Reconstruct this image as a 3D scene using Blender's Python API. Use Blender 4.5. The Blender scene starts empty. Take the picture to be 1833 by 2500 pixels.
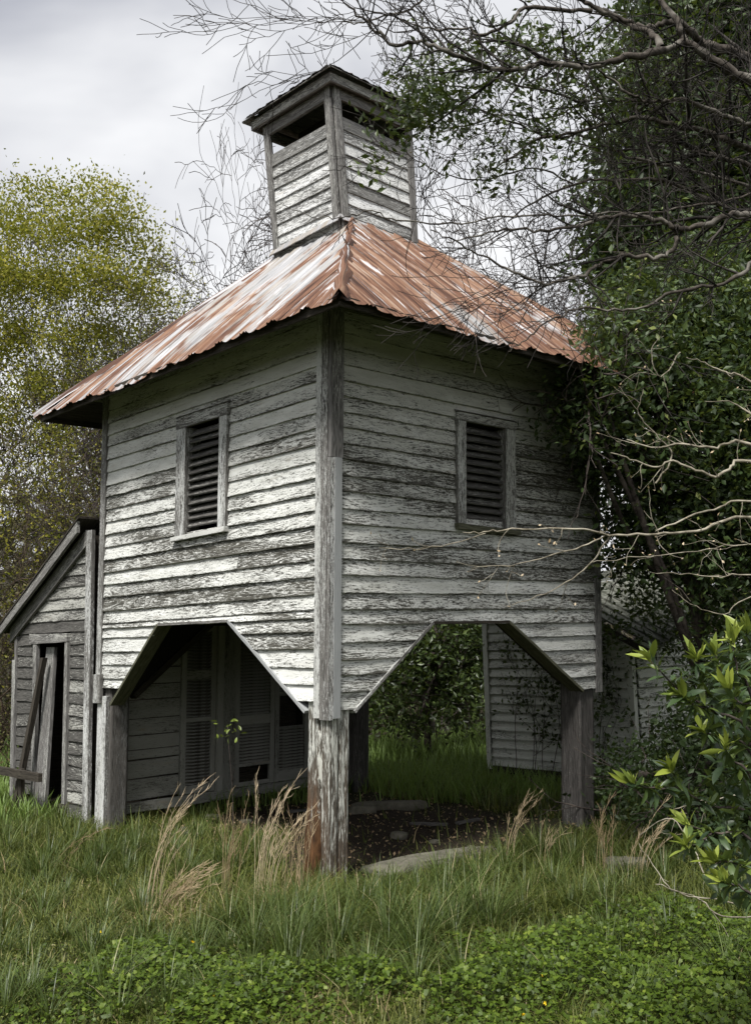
import bpy, math, random
import numpy as np
from mathutils import Vector, Matrix, noise as mnoise

random.seed(7); RNG = np.random.default_rng(7)
sc = bpy.context.scene
COL = sc.collection

# ------------------------------------------------------------------ camera, sky, sun, exposure
CAM = np.array([5.27233, -4.43626, 1.60005])
YAW, PIT, ROL, FPX = math.radians(47.12187), math.radians(7.10487), math.radians(-1.41117), 2491.72
_d = np.array([math.cos(PIT) * -math.sin(YAW), math.cos(PIT) * math.cos(YAW), math.sin(PIT)])
_r = np.array([math.cos(YAW), math.sin(YAW), 0.0]); _u = np.cross(_r, _d)
CR = _r * math.cos(ROL) + _u * math.sin(ROL)
CU = -_r * math.sin(ROL) + _u * math.cos(ROL)
cam_data = bpy.data.cameras.new("camera"); cam = bpy.data.objects.new("camera", cam_data); COL.objects.link(cam)
cam.matrix_world = Matrix(((CR[0], CU[0], -_d[0], CAM[0]), (CR[1], CU[1], -_d[1], CAM[1]), (CR[2], CU[2], -_d[2], CAM[2]), (0, 0, 0, 1)))
cam_data.sensor_fit = 'HORIZONTAL'; cam_data.sensor_width = 36.0; cam_data.lens = FPX / 1833.0 * 36.0
cam_data.clip_start = 0.05; cam_data.clip_end = 600
sc.camera = cam

SUN_DIR = np.array([0.40, -0.80, 1.30]); SUN_DIR /= np.linalg.norm(SUN_DIR)
world = bpy.data.worlds.new("World"); sc.world = world; world.use_nodes = True
wt = world.node_tree; wt.nodes.clear()
def wn(t, **k):
    n = wt.nodes.new(t)
    for a, b in k.items(): setattr(n, a, b)
    return n
out = wn('ShaderNodeOutputWorld'); bgn = wn('ShaderNodeBackground')
sky = wn('ShaderNodeTexSky'); sky.sky_type = 'NISHITA'; sky.sun_disc = False
sky.sun_elevation = math.asin(SUN_DIR[2]); sky.sun_rotation = math.atan2(SUN_DIR[0], SUN_DIR[1])
sky.air_density = 1.5; sky.dust_density = 4.0
tc = wn('ShaderNodeTexCoord'); mp = wn('ShaderNodeMapping'); mp.inputs['Scale'].default_value = (1, 1, 2.2); mp.inputs['Location'].default_value = (3.1, 1.7, .4)
nz = wn('ShaderNodeTexNoise'); nz.inputs['Scale'].default_value = 1.9; nz.inputs['Detail'].default_value = 5; nz.inputs['Roughness'].default_value = .48; nz.inputs['Distortion'].default_value = .35
rp = wn('ShaderNodeValToRGB'); rp.color_ramp.elements[0].position = .36; rp.color_ramp.elements[0].color = (5.2, 5.35, 5.95, 1)
rp.color_ramp.elements[1].position = .60; rp.color_ramp.elements[1].color = (10.6, 10.65, 10.8, 1)
mx = wn('ShaderNodeMix', data_type='RGBA'); mx.inputs[0].default_value = .93
L = wt.links.new
L(tc.outputs['Generated'], mp.inputs[0]); L(mp.outputs[0], nz.inputs['Vector']); L(nz.outputs[0], rp.inputs[0])
L(sky.outputs[0], mx.inputs[6]); L(rp.outputs[0], mx.inputs[7]); L(mx.outputs[2], bgn.inputs[0]); L(bgn.outputs[0], out.inputs[0])
bgn.inputs[1].default_value = 0.092

sl = bpy.data.lights.new("sun", 'SUN'); sun = bpy.data.objects.new("sun", sl); COL.objects.link(sun)
sl.energy = 5.0; sl.angle = math.radians(15); sl.color = (1, .975, .93)
sun.rotation_euler = Vector(tuple(SUN_DIR)).to_track_quat('Z', 'Y').to_euler(); sun.location = (4, -10, 12)
sc.view_settings.view_transform = 'Standard'; sc.view_settings.look = 'None'
sc.view_settings.exposure = 0.12; sc.view_settings.gamma = 1.0; sc.view_settings.use_curve_mapping = False
sc.cycles.max_bounces = 5; sc.cycles.diffuse_bounces = 3; sc.cycles.glossy_bounces = 2; sc.cycles.transmission_bounces = 3; sc.cycles.transparent_max_bounces = 4
sc.cycles.use_denoising = True

# ------------------------------------------------------------------ measuring helpers: where a sight line meets the world
def sight(x, y): return _d + CR * (x - 916.5) / FPX - CU * (y - 1250.0) / FPX
def at(x, y, t): return CAM + sight(x, y) * t
def ground_at(x, y, z=0.0):
    s = sight(x, y); return CAM + s * ((z - CAM[2]) / s[2])
LX, LY = 0.05216, -0.00854
def sh(p): return (p[0] + LX * (p[2] - 1.2), p[1] + LY * (p[2] - 1.2), p[2])
def lerp(a, b, t): return a + (b - a) * t
def va(*p): return np.array(p, float)

# ------------------------------------------------------------------ objects
def tag(o, label=None, cat=None, group=None, kind=None):
    if label: o['label'] = label
    if cat: o['category'] = cat
    if group: o['group'] = group
    if kind: o['kind'] = kind
    return o
def link(o, parent=None):
    COL.objects.link(o)
    if parent is not None:
        o.parent = parent; o.matrix_parent_inverse = parent.matrix_basis.inverted() if parent.parent is None else (parent.parent.matrix_basis @ parent.matrix_parent_inverse @ parent.matrix_basis).inverted()
    return o
def thing(name, loc, label, cat, group=None):
    o = bpy.data.objects.new(name, None); o.location = tuple(loc); o.empty_display_size = .1; COL.objects.link(o)
    return tag(o, label, cat, group)
class MB:
    def __init__(s): s.v = []; s.f = []; s.uv = []; s.fm = []
    def quadface(s, ps, uvs, m=0):
        i = len(s.v); s.v += [tuple(p) for p in ps]; s.f.append(tuple(range(i, i + len(ps)))); s.uv += list(uvs); s.fm.append(m)
    def plank(s, A, B, C, D, inb, inw=None, seg=1, jit=0.0, joff=0.0, uvo=None):
        """A->B runs along the grain at one edge, D->C along the other; inb: inward thickness vector at edge AB, inw at DC."""
        A, B, C, D = [np.array(p, float) for p in (A, B, C, D)]; inb = np.array(inb, float); inw = inb if inw is None else np.array(inw, float)
        ln = float(np.linalg.norm(B - A)); w = float(np.linalg.norm(D - A)); w2 = float(np.linalg.norm(C - B))
        if uvo is None: uvo = (0, 0)
        n = inb / max(np.linalg.norm(inb), 1e-9)
        base = len(s.v); up = (D - A) / max(w, 1e-9)
        for k in range(seg + 1):
            t = k / seg
            a = A + (B - A) * t; d = D + (C - D) * t
            if jit or joff:
                ph = random.random()
                a = a + up * random.uniform(-jit, jit) - n * random.uniform(-joff, joff); d = d - n * random.uniform(-joff, joff) * .3
            s.v += [tuple(a), tuple(d), tuple(d + inw), tuple(a + inb)]
        th = float(np.linalg.norm(inb))
        def q(i0, i1, i2, i3, u0, u1, v0, v1):
            s.f.append((i0, i1, i2, i3)); s.fm.append(0)
            s.uv += [(uvo[0] + u0, uvo[1] + v0), (uvo[0] + u1, uvo[1] + v0), (uvo[0] + u1, uvo[1] + v1), (uvo[0] + u0, uvo[1] + v1)]
        for k in range(seg):
            b0 = base + 4 * k; b1 = b0 + 4; u0, u1 = ln * k / seg, ln * (k + 1) / seg
            q(b0, b1, b1 + 1, b0 + 1, u0, u1, 0, w)
            q(b0 + 1, b1 + 1, b1 + 2, b0 + 2, u0, u1, w, w + th)
            q(b0 + 2, b1 + 2, b1 + 3, b0 + 3, u0, u1, w + th, 2 * w + th)
            q(b0 + 3, b1 + 3, b1, b0, u0, u1, -th, 0)
        e = base + 4 * seg
        s.f += [(base, base + 1, base + 2, base + 3), (e + 3, e + 2, e + 1, e)]; s.fm += [0, 0]
        s.uv += [(uvo[0], uvo[1]), (uvo[0], uvo[1] + w), (uvo[0] + th, uvo[1] + w), (uvo[0] + th, uvo[1])] * 2
    def build(s, name, mat, parent=None, smooth=False, shear=False, color=None):
        vs = [sh(p) for p in s.v] if shear else s.v
        org = np.mean(np.array(vs), axis=0)
        me = bpy.data.meshes.new(name); me.from_pydata([tuple(np.array(p) - org) for p in vs], [], s.f)
        uvl = me.uv_layers.new(name='uv'); uvl.data.foreach_set('uv', np.array(s.uv, float).ravel())
        if not isinstance(mat, (list, tuple)): mat = [mat]
        for m in mat: me.materials.append(m)
        if any(s.fm): me.polygons.foreach_set('material_index', s.fm)
        if smooth: me.polygons.foreach_set('use_smooth', [True] * len(me.polygons))
        me.update()
        o = bpy.data.objects.new(name, me); o.location = tuple(org)
        if color is not None: o.color = color
        return link(o, parent)
def fast_mesh(name, V, F, mat, parent=None, tint=None, smooth=False, loc=None, uv=None):
    """V (n,3), F (m,3 or 4) arrays"""
    V = np.asarray(V, np.float32); F = np.asarray(F, np.int32)
    org = V.mean(axis=0) if loc is None else np.array(loc, np.float32)
    V = V - org
    me = bpy.data.meshes.new(name); k = F.shape[1]
    me.vertices.add(len(V)); me.vertices.foreach_set('co', V.ravel())
    me.loops.add(F.size); me.loops.foreach_set('vertex_index', F.ravel())
    me.polygons.add(len(F)); me.polygons.foreach_set('loop_start', np.arange(0, F.size, k, dtype=np.int32)); me.polygons.foreach_set('loop_total', np.full(len(F), k, np.int32))
    if smooth: me.polygons.foreach_set('use_smooth', np.ones(len(F), bool))
    me.update(calc_edges=True)
    if tint is not None:
        at_ = me.attributes.new('tint', 'FLOAT', 'POINT'); at_.data.foreach_set('value', np.asarray(tint, np.float32))
    if uv is not None:
        l = me.uv_layers.new(name='uv'); l.data.foreach_set('uv', np.asarray(uv, np.float32)[F.ravel()].ravel())
    me.materials.append(mat)
    o = bpy.data.objects.new(name, me); o.location = tuple(float(c) for c in org)
    return link(o, parent)

# ------------------------------------------------------------------ materials
def newmat(name):
    m = bpy.data.materials.new(name); m.use_nodes = True; nt = m.node_tree; nt.nodes.clear(); return m, nt
class NT:
    def __init__(s, nt): s.nt = nt
    def n(s, t, **k):
        x = s.nt.nodes.new(t)
        for a, b in k.items(): setattr(x, a, b)
        return x
    def l(s, a, b): s.nt.links.new(a, b)
    def math(s, op, a, b=None, c=None, clamp=False):
        x = s.n('ShaderNodeMath', operation=op); x.use_clamp = clamp
        for i, v in enumerate((a, b, c)):
            if v is None: continue
            if isinstance(v, (int, float)): x.inputs[i].default_value = v
            else: s.l(v, x.inputs[i])
        return x.outputs[0]
    def noise(s, vec, scale, detail=3, rough=.55, dist=0.0):
        x = s.n('ShaderNodeTexNoise'); x.inputs['Scale'].default_value = scale; x.inputs['Detail'].default_value = detail
        x.inputs['Roughness'].default_value = rough; x.inputs['Distortion'].default_value = dist
        s.l(vec, x.inputs['Vector']); return x.outputs[0]
    def ramp(s, v, stops, interp='LINEAR'):
        x = s.n('ShaderNodeValToRGB'); x.color_ramp.interpolation = interp; e = x.color_ramp.elements
        while len(e) < len(stops): e.new(.5)
        for i, (p_, c_) in enumerate(stops):
            e[i].position = p_; e[i].color = (c_, c_, c_, 1) if isinstance(c_, (int, float)) else (*c_, 1)
        s.l(v, x.inputs[0]); return x.outputs[0]
    def mix(s, f, a, b, blend='MIX'):
        x = s.n('ShaderNodeMix', data_type='RGBA'); x.blend_type = blend
        for i, v in ((0, f), (6, a), (7, b)):
            if isinstance(v, (int, float)): x.inputs[i].default_value = v
            elif isinstance(v, tuple): x.inputs[i].default_value = (*v, 1)
            else: s.l(v, x.inputs[i])
        return x.outputs[2]
    def comb(s, x, y, z):
        c = s.n('ShaderNodeCombineXYZ')
        for i, v in enumerate((x, y, z)):
            if isinstance(v, (int, float)): c.inputs[i].default_value = v
            else: s.l(v, c.inputs[i])
        return c.outputs[0]
    def finish(s, col, rough=.8, height=None, bump=.3, dist=.01, spec=.3, metal=0.0):
        b = s.n('ShaderNodeBsdfPrincipled'); o = s.n('ShaderNodeOutputMaterial')
        if isinstance(col, tuple): b.inputs['Base Color'].default_value = (*col, 1)
        else: s.l(col, b.inputs['Base Color'])
        if isinstance(rough, (int, float)): b.inputs['Roughness'].default_value = rough
        else: s.l(rough, b.inputs['Roughness'])
        b.inputs['Specular IOR Level'].default_value = spec
        if isinstance(metal, (int, float)): b.inputs['Metallic'].default_value = metal
        else: s.l(metal, b.inputs['Metallic'])
        if height is not None:
            bp = s.n('ShaderNodeBump'); bp.inputs['Strength'].default_value = bump; bp.inputs['Distance'].default_value = dist
            s.l(height, bp.inputs['Height']); s.l(bp.outputs[0], b.inputs['Normal'])
        s.l(b.outputs[0], o.inputs[0]); return b

def wood_paint(name, bias=0.0, paint=(.81, .82, .79), dirt_shade=(.36, .36, .30), w0=(.034, .032, .026), w1=(.165, .160, .138), fleck=1.0, contrast=.05):
    """peeling paint on weathered grain; object colour r = more paint, g = more grime plus eave shade put into the paint"""
    m, nt = newmat(name); N = NT(nt)
    uv = N.n('ShaderNodeUVMap'); uv.uv_map = 'uv'; sp = N.n('ShaderNodeSeparateXYZ'); N.l(uv.outputs[0], sp.inputs[0])
    oi = N.n('ShaderNodeObjectInfo'); ocs = N.n('ShaderNodeSeparateColor'); N.l(oi.outputs['Color'], ocs.inputs[0])
    rnd = oi.outputs['Random']
    u = N.math('ADD', sp.outputs[0], N.math('MULTIPLY', rnd, 57.0)); v = N.math('ADD', sp.outputs[1], N.math('MULTIPLY', rnd, 31.0))
    V = lambda su, sv, z=0.0: N.comb(N.math('MULTIPLY', u, su), N.math('MULTIPLY', v, sv), N.math('ADD', N.math('MULTIPLY', rnd, 9.0), z))
    big = N.noise(V(1.6, 7), 1, 2, .5)
    mid = N.noise(V(17, 85, 2), 1, 5, .76, .8)
    fine = N.noise(V(16, 190, 5), 1, 3, .6)
    flk = N.noise(V(75, 110, 7), 1, 3, .65)
    warp = N.noise(V(2.2, 13, 3), 1, 2, .5)
    rings = N.math('SINE', N.math('ADD', N.math('MULTIPLY', v, 330.0), N.math('MULTIPLY', warp, 62.0)))
    hgt = N.math('ADD', N.math('ADD', N.math('MULTIPLY', mid, .66), N.math('MULTIPLY', big, .40)), .09)
    hgt = N.math('ADD', hgt, N.math('MULTIPLY', rings, .050))
    hgt = N.math('ADD', hgt, N.math('MULTIPLY', fine, .22)); hgt = N.math('ADD', hgt, N.math('MULTIPLY', flk, .26 * fleck))
    # mean about .83
    spk = N.noise(V(48, 170, 23), 1, 4, .75, .4); hgt = N.math('ADD', hgt, N.math('MULTIPLY', N.math('SUBTRACT', spk, .5), .42 * fleck))
    hgt = N.math('ADD', hgt, N.math('MULTIPLY', N.math('SUBTRACT', ocs.outputs[0], .5), .5))
    hgt = N.math('ADD', hgt, N.math('MULTIPLY', N.math('SUBTRACT', rnd, .5), .10))
    thr = .83 - bias
    edge = N.n('ShaderNodeMapRange'); edge.inputs[1].default_value = .0; edge.inputs[2].default_value = .011; edge.inputs[3].default_value = -.11; edge.inputs[4].default_value = 0.0; N.l(sp.outputs[1], edge.inputs[0]); hgt = N.math('ADD', hgt, edge.outputs[0])
    mr = N.n('ShaderNodeMapRange'); mr.inputs[1].default_value = thr - contrast; mr.inputs[2].default_value = thr + contrast; N.l(hgt, mr.inputs[0]); mask = mr.outputs[0]
    thin = N.n('ShaderNodeMapRange'); thin.inputs[1].default_value = thr + .01; thin.inputs[2].default_value = thr + .15; thin.inputs[3].default_value = .62; thin.inputs[4].default_value = 0.0; N.l(hgt, thin.inputs[0])
    grime_shade = N.math('ADD', N.math('MULTIPLY', N.noise(V(3, 18, 11), 1, 4, .6), 1.0), N.math('SUBTRACT', ocs.outputs[1], .72), clamp=True)
    pc = N.mix(grime_shade, paint, dirt_shade); pc = N.mix(N.math('MULTIPLY', thin.outputs[0], N.ramp(spk, [(.40, 1.0), (.58, .25)])), pc, tuple(x * .42 for x in paint))
    stn = N.ramp(N.noise(V(2.2, 22, 41), 1, 3, .6), [(.64, 0.0), (.74, .4)]); pc = N.mix(stn, pc, (.26, .19, .12))
    wv = N.math('ADD', N.math('MULTIPLY', fine, .55), N.math('MULTIPLY', N.noise(V(4, 60, 17), 1, 3, .6), .5)); wv = N.math('ADD', wv, N.math('MULTIPLY', rings, .07))
    wc = N.ramp(wv, [(.33, w0), (.72, w1)])
    col = N.mix(mask, wc, pc)
    hh = N.math('ADD', N.math('MULTIPLY', mask, .6), N.math('MULTIPLY', fine, .7))
    N.finish(col, .82, hh, .55, .006, .2); return m
M_CLAP = wood_paint('peeling_clapboard_paint', 0.0)
M_CUP = wood_paint('cupola_paint', .0, paint=(.84, .85, .85), w0=(.06, .06, .058), w1=(.27, .265, .25))
M_TRIM = wood_paint('weathered_trim', -.05, paint=(.66, .67, .66), w0=(.05, .047, .043), w1=(.26, .25, .235))
M_GREY = wood_paint('bare_grey_wood', -.30, paint=(.5, .5, .48), w0=(.05, .048, .045), w1=(.27, .26, .25))
M_CAP = wood_paint('newer_grey_board', .25, paint=(.36, .37, .37), dirt_shade=(.27, .28, .28))
M_SHED = wood_paint('shed_clapboard', -.13, paint=(.46, .46, .43), w0=(.028, .027, .025), w1=(.14, .135, .125))
M_POSTG = wood_paint('grey_post_paint', .12, paint=(.20, .20, .195), dirt_shade=(.12, .12, .11), w0=(.04, .038, .034), w1=(.15, .14, .13))
M_INT = wood_paint('interior_paint', .10, paint=(.29, .29, .265), dirt_shade=(.15, .15, .135), w0=(.03, .028, .024), w1=(.14, .13, .11))
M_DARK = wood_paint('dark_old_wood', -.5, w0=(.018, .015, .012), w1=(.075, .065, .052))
M_BROWN = wood_paint('brown_grey_timber', -.2, paint=(.32, .32, .31), w0=(.036, .034, .032), w1=(.14, .130, .122))
M_GREEN = wood_paint('mossy_trim', -.30, paint=(.3, .32, .24), w0=(.045, .045, .03), w1=(.15, .15, .10))
M_BACK = wood_paint('far_house_paint', .06, paint=(.74, .75, .70), dirt_shade=(.42, .44, .38), w0=(.04, .04, .033), w1=(.16, .16, .14))
def rotten():
    m, nt = newmat('rotten_post_wood'); N = NT(nt)
    uv = N.n('ShaderNodeUVMap'); uv.uv_map = 'uv'; sp = N.n('ShaderNodeSeparateXYZ'); N.l(uv.outputs[0], sp.inputs[0])
    u, v = sp.outputs[0], sp.outputs[1]
    V = lambda su, sv, z=0.0: N.comb(N.math('MULTIPLY', u, su), N.math('MULTIPLY', v, sv), z)
    mid = N.noise(V(7, 55), 1, 4, .65, .5); fine = N.noise(V(22, 190, 4), 1, 3, .6); big = N.noise(V(2.5, 9, 2), 1, 2)
    a = N.n('ShaderNodeAttribute'); a.attribute_name = 'rot'
    h = N.math('ADD', N.math('ADD', N.math('MULTIPLY', mid, .75), N.math('MULTIPLY', fine, .35)), N.math('MULTIPLY', big, .25))
    h = N.math('SUBTRACT', h, N.math('MULTIPLY', a.outputs['Fac'], .24))
    mr = N.n('ShaderNodeMapRange'); mr.inputs[1].default_value = .60; mr.inputs[2].default_value = .70; N.l(h, mr.inputs[0])
    grey = N.ramp(fine, [(.3, (.035, .030, .024)), (.7, (.20, .185, .155))]); brown = N.ramp(mid, [(.32, (.028, .014, .007)), (.7, (.17, .085, .038))])
    wc = N.mix(a.outputs['Fac'], grey, brown)
    pc = N.mix(big, (.74, .75, .71), (.48, .48, .42))
    N.finish(N.mix(mr.outputs[0], wc, pc), .85, N.math('ADD', mid, N.math('MULTIPLY', mr.outputs[0], .4)), .7, .012, .2); return m
M_ROT = rotten()
def tin():
    m, nt = newmat('rusted_tin'); N = NT(nt)
    uv = N.n('ShaderNodeUVMap'); uv.uv_map = 'uv'; sp = N.n('ShaderNodeSeparateXYZ'); N.l(uv.outputs[0], sp.inputs[0])
    u, v = sp.outputs[0], sp.outputs[1]
    V = lambda su, sv, z=0.0: N.comb(N.math('MULTIPLY', u, su), N.math('MULTIPLY', v, sv), z)
    oi = N.n('ShaderNodeObjectInfo')
    st = N.noise(V(9, .5), 1, 5, .66, .6); st2 = N.noise(V(26, 1.3, 3), 1, 5, .68, .4); pa = N.noise(V(3.0, 1.5, 6), 1, 3, .55, .5)
    a = N.n('ShaderNodeAttribute'); a.attribute_name = 'tint'
    h = N.math('ADD', N.math('ADD', N.math('MULTIPLY', st, .85), N.math('MULTIPLY', st2, .22)), N.math('MULTIPLY', pa, .68))
    h = N.math('ADD', h, N.math('MULTIPLY', N.math('SUBTRACT', a.outputs['Fac'], .5), .6)); h = N.math('ADD', h, N.math('MULTIPLY', N.math('SUBTRACT', oi.outputs['Random'], .5), .08))
    rust = N.ramp(h, [(.765, 0.0), (.845, 1.0)])
    zinc = N.ramp(st2, [(.36, (.26, .26, .255)), (.50, (.38, .38, .39)), (.64, (.49, .49, .51))]); zinc = N.mix(N.ramp(st, [(.44, 0.0), (.60, .6)]), zinc, (.34, .28, .20))
    rc = N.ramp(N.math('ADD', N.math('MULTIPLY', st2, .5), N.math('MULTIPLY', N.noise(V(14, .8, 9), 1, 5, .68), .55)), [(.40, (.035, .016, .010)), (.46, (.085, .040, .026)), (.52, (.165, .082, .050)), (.59, (.26, .155, .100)), (.67, (.40, .32, .26))])
    fl = N.ramp(N.noise(V(30, 1.5, 21), 1, 4, .65, .2), [(.60, 0.0), (.635, .85)])
    drk = N.ramp(N.noise(V(24, .9, 31), 1, 4, .65, .3), [(.60, 0.0), (.66, .75)])
    col = N.mix(drk, N.mix(fl, N.mix(rust, zinc, rc), (.57, .56, .57)), (.045, .028, .022))
    N.finish(col, N.math('ADD', .45, N.math('MULTIPLY', rust, .4)), st2, .25, .004, .35, N.math('MULTIPLY', N.math('SUBTRACT', 1.0, rust), .12)); return m
M_TIN = tin()
def leafmat(name, stops, rough=.5, spec=.35, trans=.25):
    m, nt = newmat(name); N = NT(nt)
    a = N.n('ShaderNodeAttribute'); a.attribute_name = 'tint'
    col = N.ramp(a.outputs['Fac'], stops)
    b = N.n('ShaderNodeBsdfPrincipled'); N.l(col, b.inputs['Base Color']); b.inputs['Roughness'].default_value = rough; b.inputs['Specular IOR Level'].default_value = spec
    t = N.n('ShaderNodeBsdfTranslucent'); tcx = N.mix(.35, col, (.35, .45, .06)); N.l(tcx, t.inputs[0])
    ms = N.n('ShaderNodeMixShader'); ms.inputs[0].default_value = trans; N.l(b.outputs[0], ms.inputs[1]); N.l(t.outputs[0], ms.inputs[2])
    o = N.n('ShaderNodeOutputMaterial'); N.l(ms.outputs[0], o.inputs[0]); return m
M_EVER = leafmat('evergreen_leaf', [(0, (.014, .024, .008)), (.6, (.042, .072, .022)), (.93, (.09, .13, .04)), (1, (.20, .23, .06))], .50, .34, .2)
M_FAR = leafmat('far_dark_leaf', [(0, (.028, .024, .016)), (1, (.085, .072, .045))], .6, .3, .12)
M_SPRING = leafmat('spring_leaf', [(0, (.11, .12, .015)), (.5, (.26, .25, .032)), (1, (.46, .41, .07))], .55, .3, .45)
M_OLIVE = leafmat('olive_leaf', [(0, (.05, .052, .025)), (1, (.16, .14, .06))], .6, .2, .25)
M_SHRUB = leafmat('shrub_leaf', [(0, (.022, .042, .020)), (.5, (.055, .092, .034)), (.75, (.13, .18, .035)), (1, (.26, .31, .05))], .38, .45, .2)
M_VINE = leafmat('vine_leaf', [(0, (.022, .034, .013)), (.7, (.060, .092, .026)), (1, (.12, .16, .04))], .4, .45, .2)
M_GRASS = leafmat('grass_blade', [(0, (.022, .036, .009)), (.40, (.080, .100, .020)), (.72, (.160, .175, .040)), (.87, (.24, .22, .09)), (1, (.44, .33, .19))], .5, .3, .22)
M_TUFT = leafmat('tuft_blade', [(0, (.020, .038, .010)), (.6, (.076, .110, .024)), (.9, (.18, .23, .08)), (1, (.38, .32, .18))], .42, .4, .2)
M_MEADOW = leafmat('meadow_blade', [(0, (.10, .17, .035)), (1, (.24, .34, .09))], .5, .3, .3)
M_CLOVER = leafmat('ground_ivy_leaf', [(0, (.016, .030, .003)), (.6, (.070, .115, .010)), (1, (.17, .22, .03))], .5, .3, .2)
M_STRAW = leafmat('dry_straw', [(0, (.22, .15, .09)), (.6, (.46, .35, .21)), (1, (.75, .62, .44))], .6, .2, .15)
def bark(name, c0, c1, c2, sc_=30):
    m, nt = newmat(name); N = NT(nt); g = N.n('ShaderNodeNewGeometry')
    a = N.noise(g.outputs['Position'], sc_, 3, .6); b = N.noise(g.outputs['Position'], sc_ * .25, 2, .5)
    col = N.mix(N.ramp(b, [(.5, 0.0), (.62, 1.0)]), N.ramp(a, [(.35, c0), (.65, c1)]), c2)
    N.finish(col, .85, a, .5, .01, .2); return m
M_BARK = bark('lichen_bark', (.030, .025, .021), (.10, .086, .072), (.16, .148, .128))
M_TWIG = bark('dark_twig_bark', (.03, .024, .022), (.085, .07, .062), (.12, .10, .085))
M_BRUSH = bark('brown_brush_bark', (.030, .022, .015), (.085, .062, .043), (.12, .09, .065), 8)
M_TWIGK = bark('near_black_twig', (.010, .009, .008), (.038, .033, .029), (.06, .053, .047))
M_PALE = bark('pale_twig_bark', (.12, .105, .075), (.30, .27, .21), (.36, .33, .26))
M_FARB = bark('far_bark', (.025, .020, .019), (.06, .05, .047), (.09, .076, .07), 8)
def ground_mat():
    m, nt = newmat('earth'); N = NT(nt); g = N.n('ShaderNodeNewGeometry'); P = g.outputs['Position']
    a = N.noise(P, 9, 5, .65); b = N.noise(P, 1.1, 3, .5); c = N.noise(P, 60, 3, .6)
    soil = N.ramp(c, [(.3, (.014, .011, .008)), (.7, (.06, .047, .034))]); gr = N.ramp(a, [(.3, (.012, .020, .007)), (.7, (.045, .06, .02))])
    at_ = N.n('ShaderNodeAttribute'); at_.attribute_name = 'tint'
    col = N.mix(at_.outputs['Fac'], N.mix(N.ramp(b, [(.4, 0.0), (.6, .35)]), gr, (.09, .07, .04)), soil)
    N.finish(col, .95, N.math('ADD', a, c), .8, .03, .1); return m
M_EARTH = ground_mat()
def stone_mat():
    m, nt = newmat('field_stone'); N = NT(nt); t = N.n('ShaderNodeTexCoord'); P = t.outputs['Object']
    a = N.noise(P, 12, 5, .65); c = N.noise(P, 70, 3, .6)
    col = N.mix(N.ramp(c, [(.35, 0.0), (.7, .6)]), N.ramp(a, [(.3, (.07, .062, .05)), (.7, (.19, .17, .14))]), (.14, .15, .10))
    N.finish(col, .9, N.math('ADD', a, c), .6, .02, .2); return m
M_STONE = stone_mat()
def shingle_mat():
    m, nt = newmat('old_shingle'); N = NT(nt); g = N.n('ShaderNodeNewGeometry'); P = g.outputs['Position']
    a = N.noise(P, 14, 5, .65); N.finish(N.ramp(a, [(.3, (.05, .055, .04)), (.55, (.16, .165, .14)), (.75, (.30, .30, .27))]), .9, a, .5, .02, .2); return m
M_SHING = shingle_mat()
def plain(name, c, rough=.8):
    m, nt = newmat(name); N = NT(nt); g = N.n('ShaderNodeNewGeometry'); a = N.noise(g.outputs['Position'], 20, 4, .6)
    N.finish(N.ramp(a, [(.3, tuple(x * .7 for x in c)), (.7, tuple(x * 1.25 for x in c))]), rough, a, .3, .01, .3); return m
M_BLACK = plain('dark_sheathing_and_void', (.02, .018, .015)); M_YEL = plain('petal_yellow', (.75, .55, .02)); M_BUD = plain('bud', (.35, .22, .10))

# ------------------------------------------------------------------ the ground
def gz(x, y):
    x = np.asarray(x, float); y = np.asarray(y, float)
    h = .035 * np.sin(x * 1.3 + .7) * np.cos(y * 1.1) + .02 * np.sin(x * 3.1 + y * 2.3)
    inside = np.exp(-(np.clip(np.abs(x + 1.6) - 1.9, 0, 9) ** 2 + np.clip(np.abs(y - 1.5) - 1.9, 0, 9) ** 2) * 2)
    far = np.hypot(x - 5.27, y + 4.44)
    return h * (1 - inside) + .012 * np.sin(x * 7 + 1) * np.cos(y * 6) + np.clip((far - 25) * .01, 0, .6)
def build_ground():
    xs = np.unique(np.concatenate([np.linspace(-150, -14, 25), np.linspace(-14, 8, 170), np.linspace(8, 150, 25)]))
    ys = np.unique(np.concatenate([np.linspace(-150, -8, 25), np.linspace(-8, 14, 170), np.linspace(14, 150, 25)]))
    X, Y = np.meshgrid(xs, ys); Z = gz(X, Y) + RNG.normal(0, .004, X.shape)
    n, m_ = X.shape; V = np.stack([X.ravel(), Y.ravel(), Z.ravel()], 1)
    i = np.arange(n * m_).reshape(n, m_); F = np.stack([i[:-1, :-1], i[:-1, 1:], i[1:, 1:], i[1:, :-1]], -1).reshape(-1, 4)
    d = np.maximum(np.abs(V[:, 0] + 1.45) - 1.45, np.abs(V[:, 1] - 1.5) - 1.35) + .18 * np.sin(V[:, 0] * 5) * np.cos(V[:, 1] * 4)
    tint = np.clip(.5 - d * 2.2, 0, 1)
    o = fast_mesh('ground', V, F, M_EARTH, tint=tint, smooth=True, loc=(0, 0, 0)); tag(o, 'grassy ground with bare dirt under the raised tower', None, None, 'structure')
build_ground()

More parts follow.
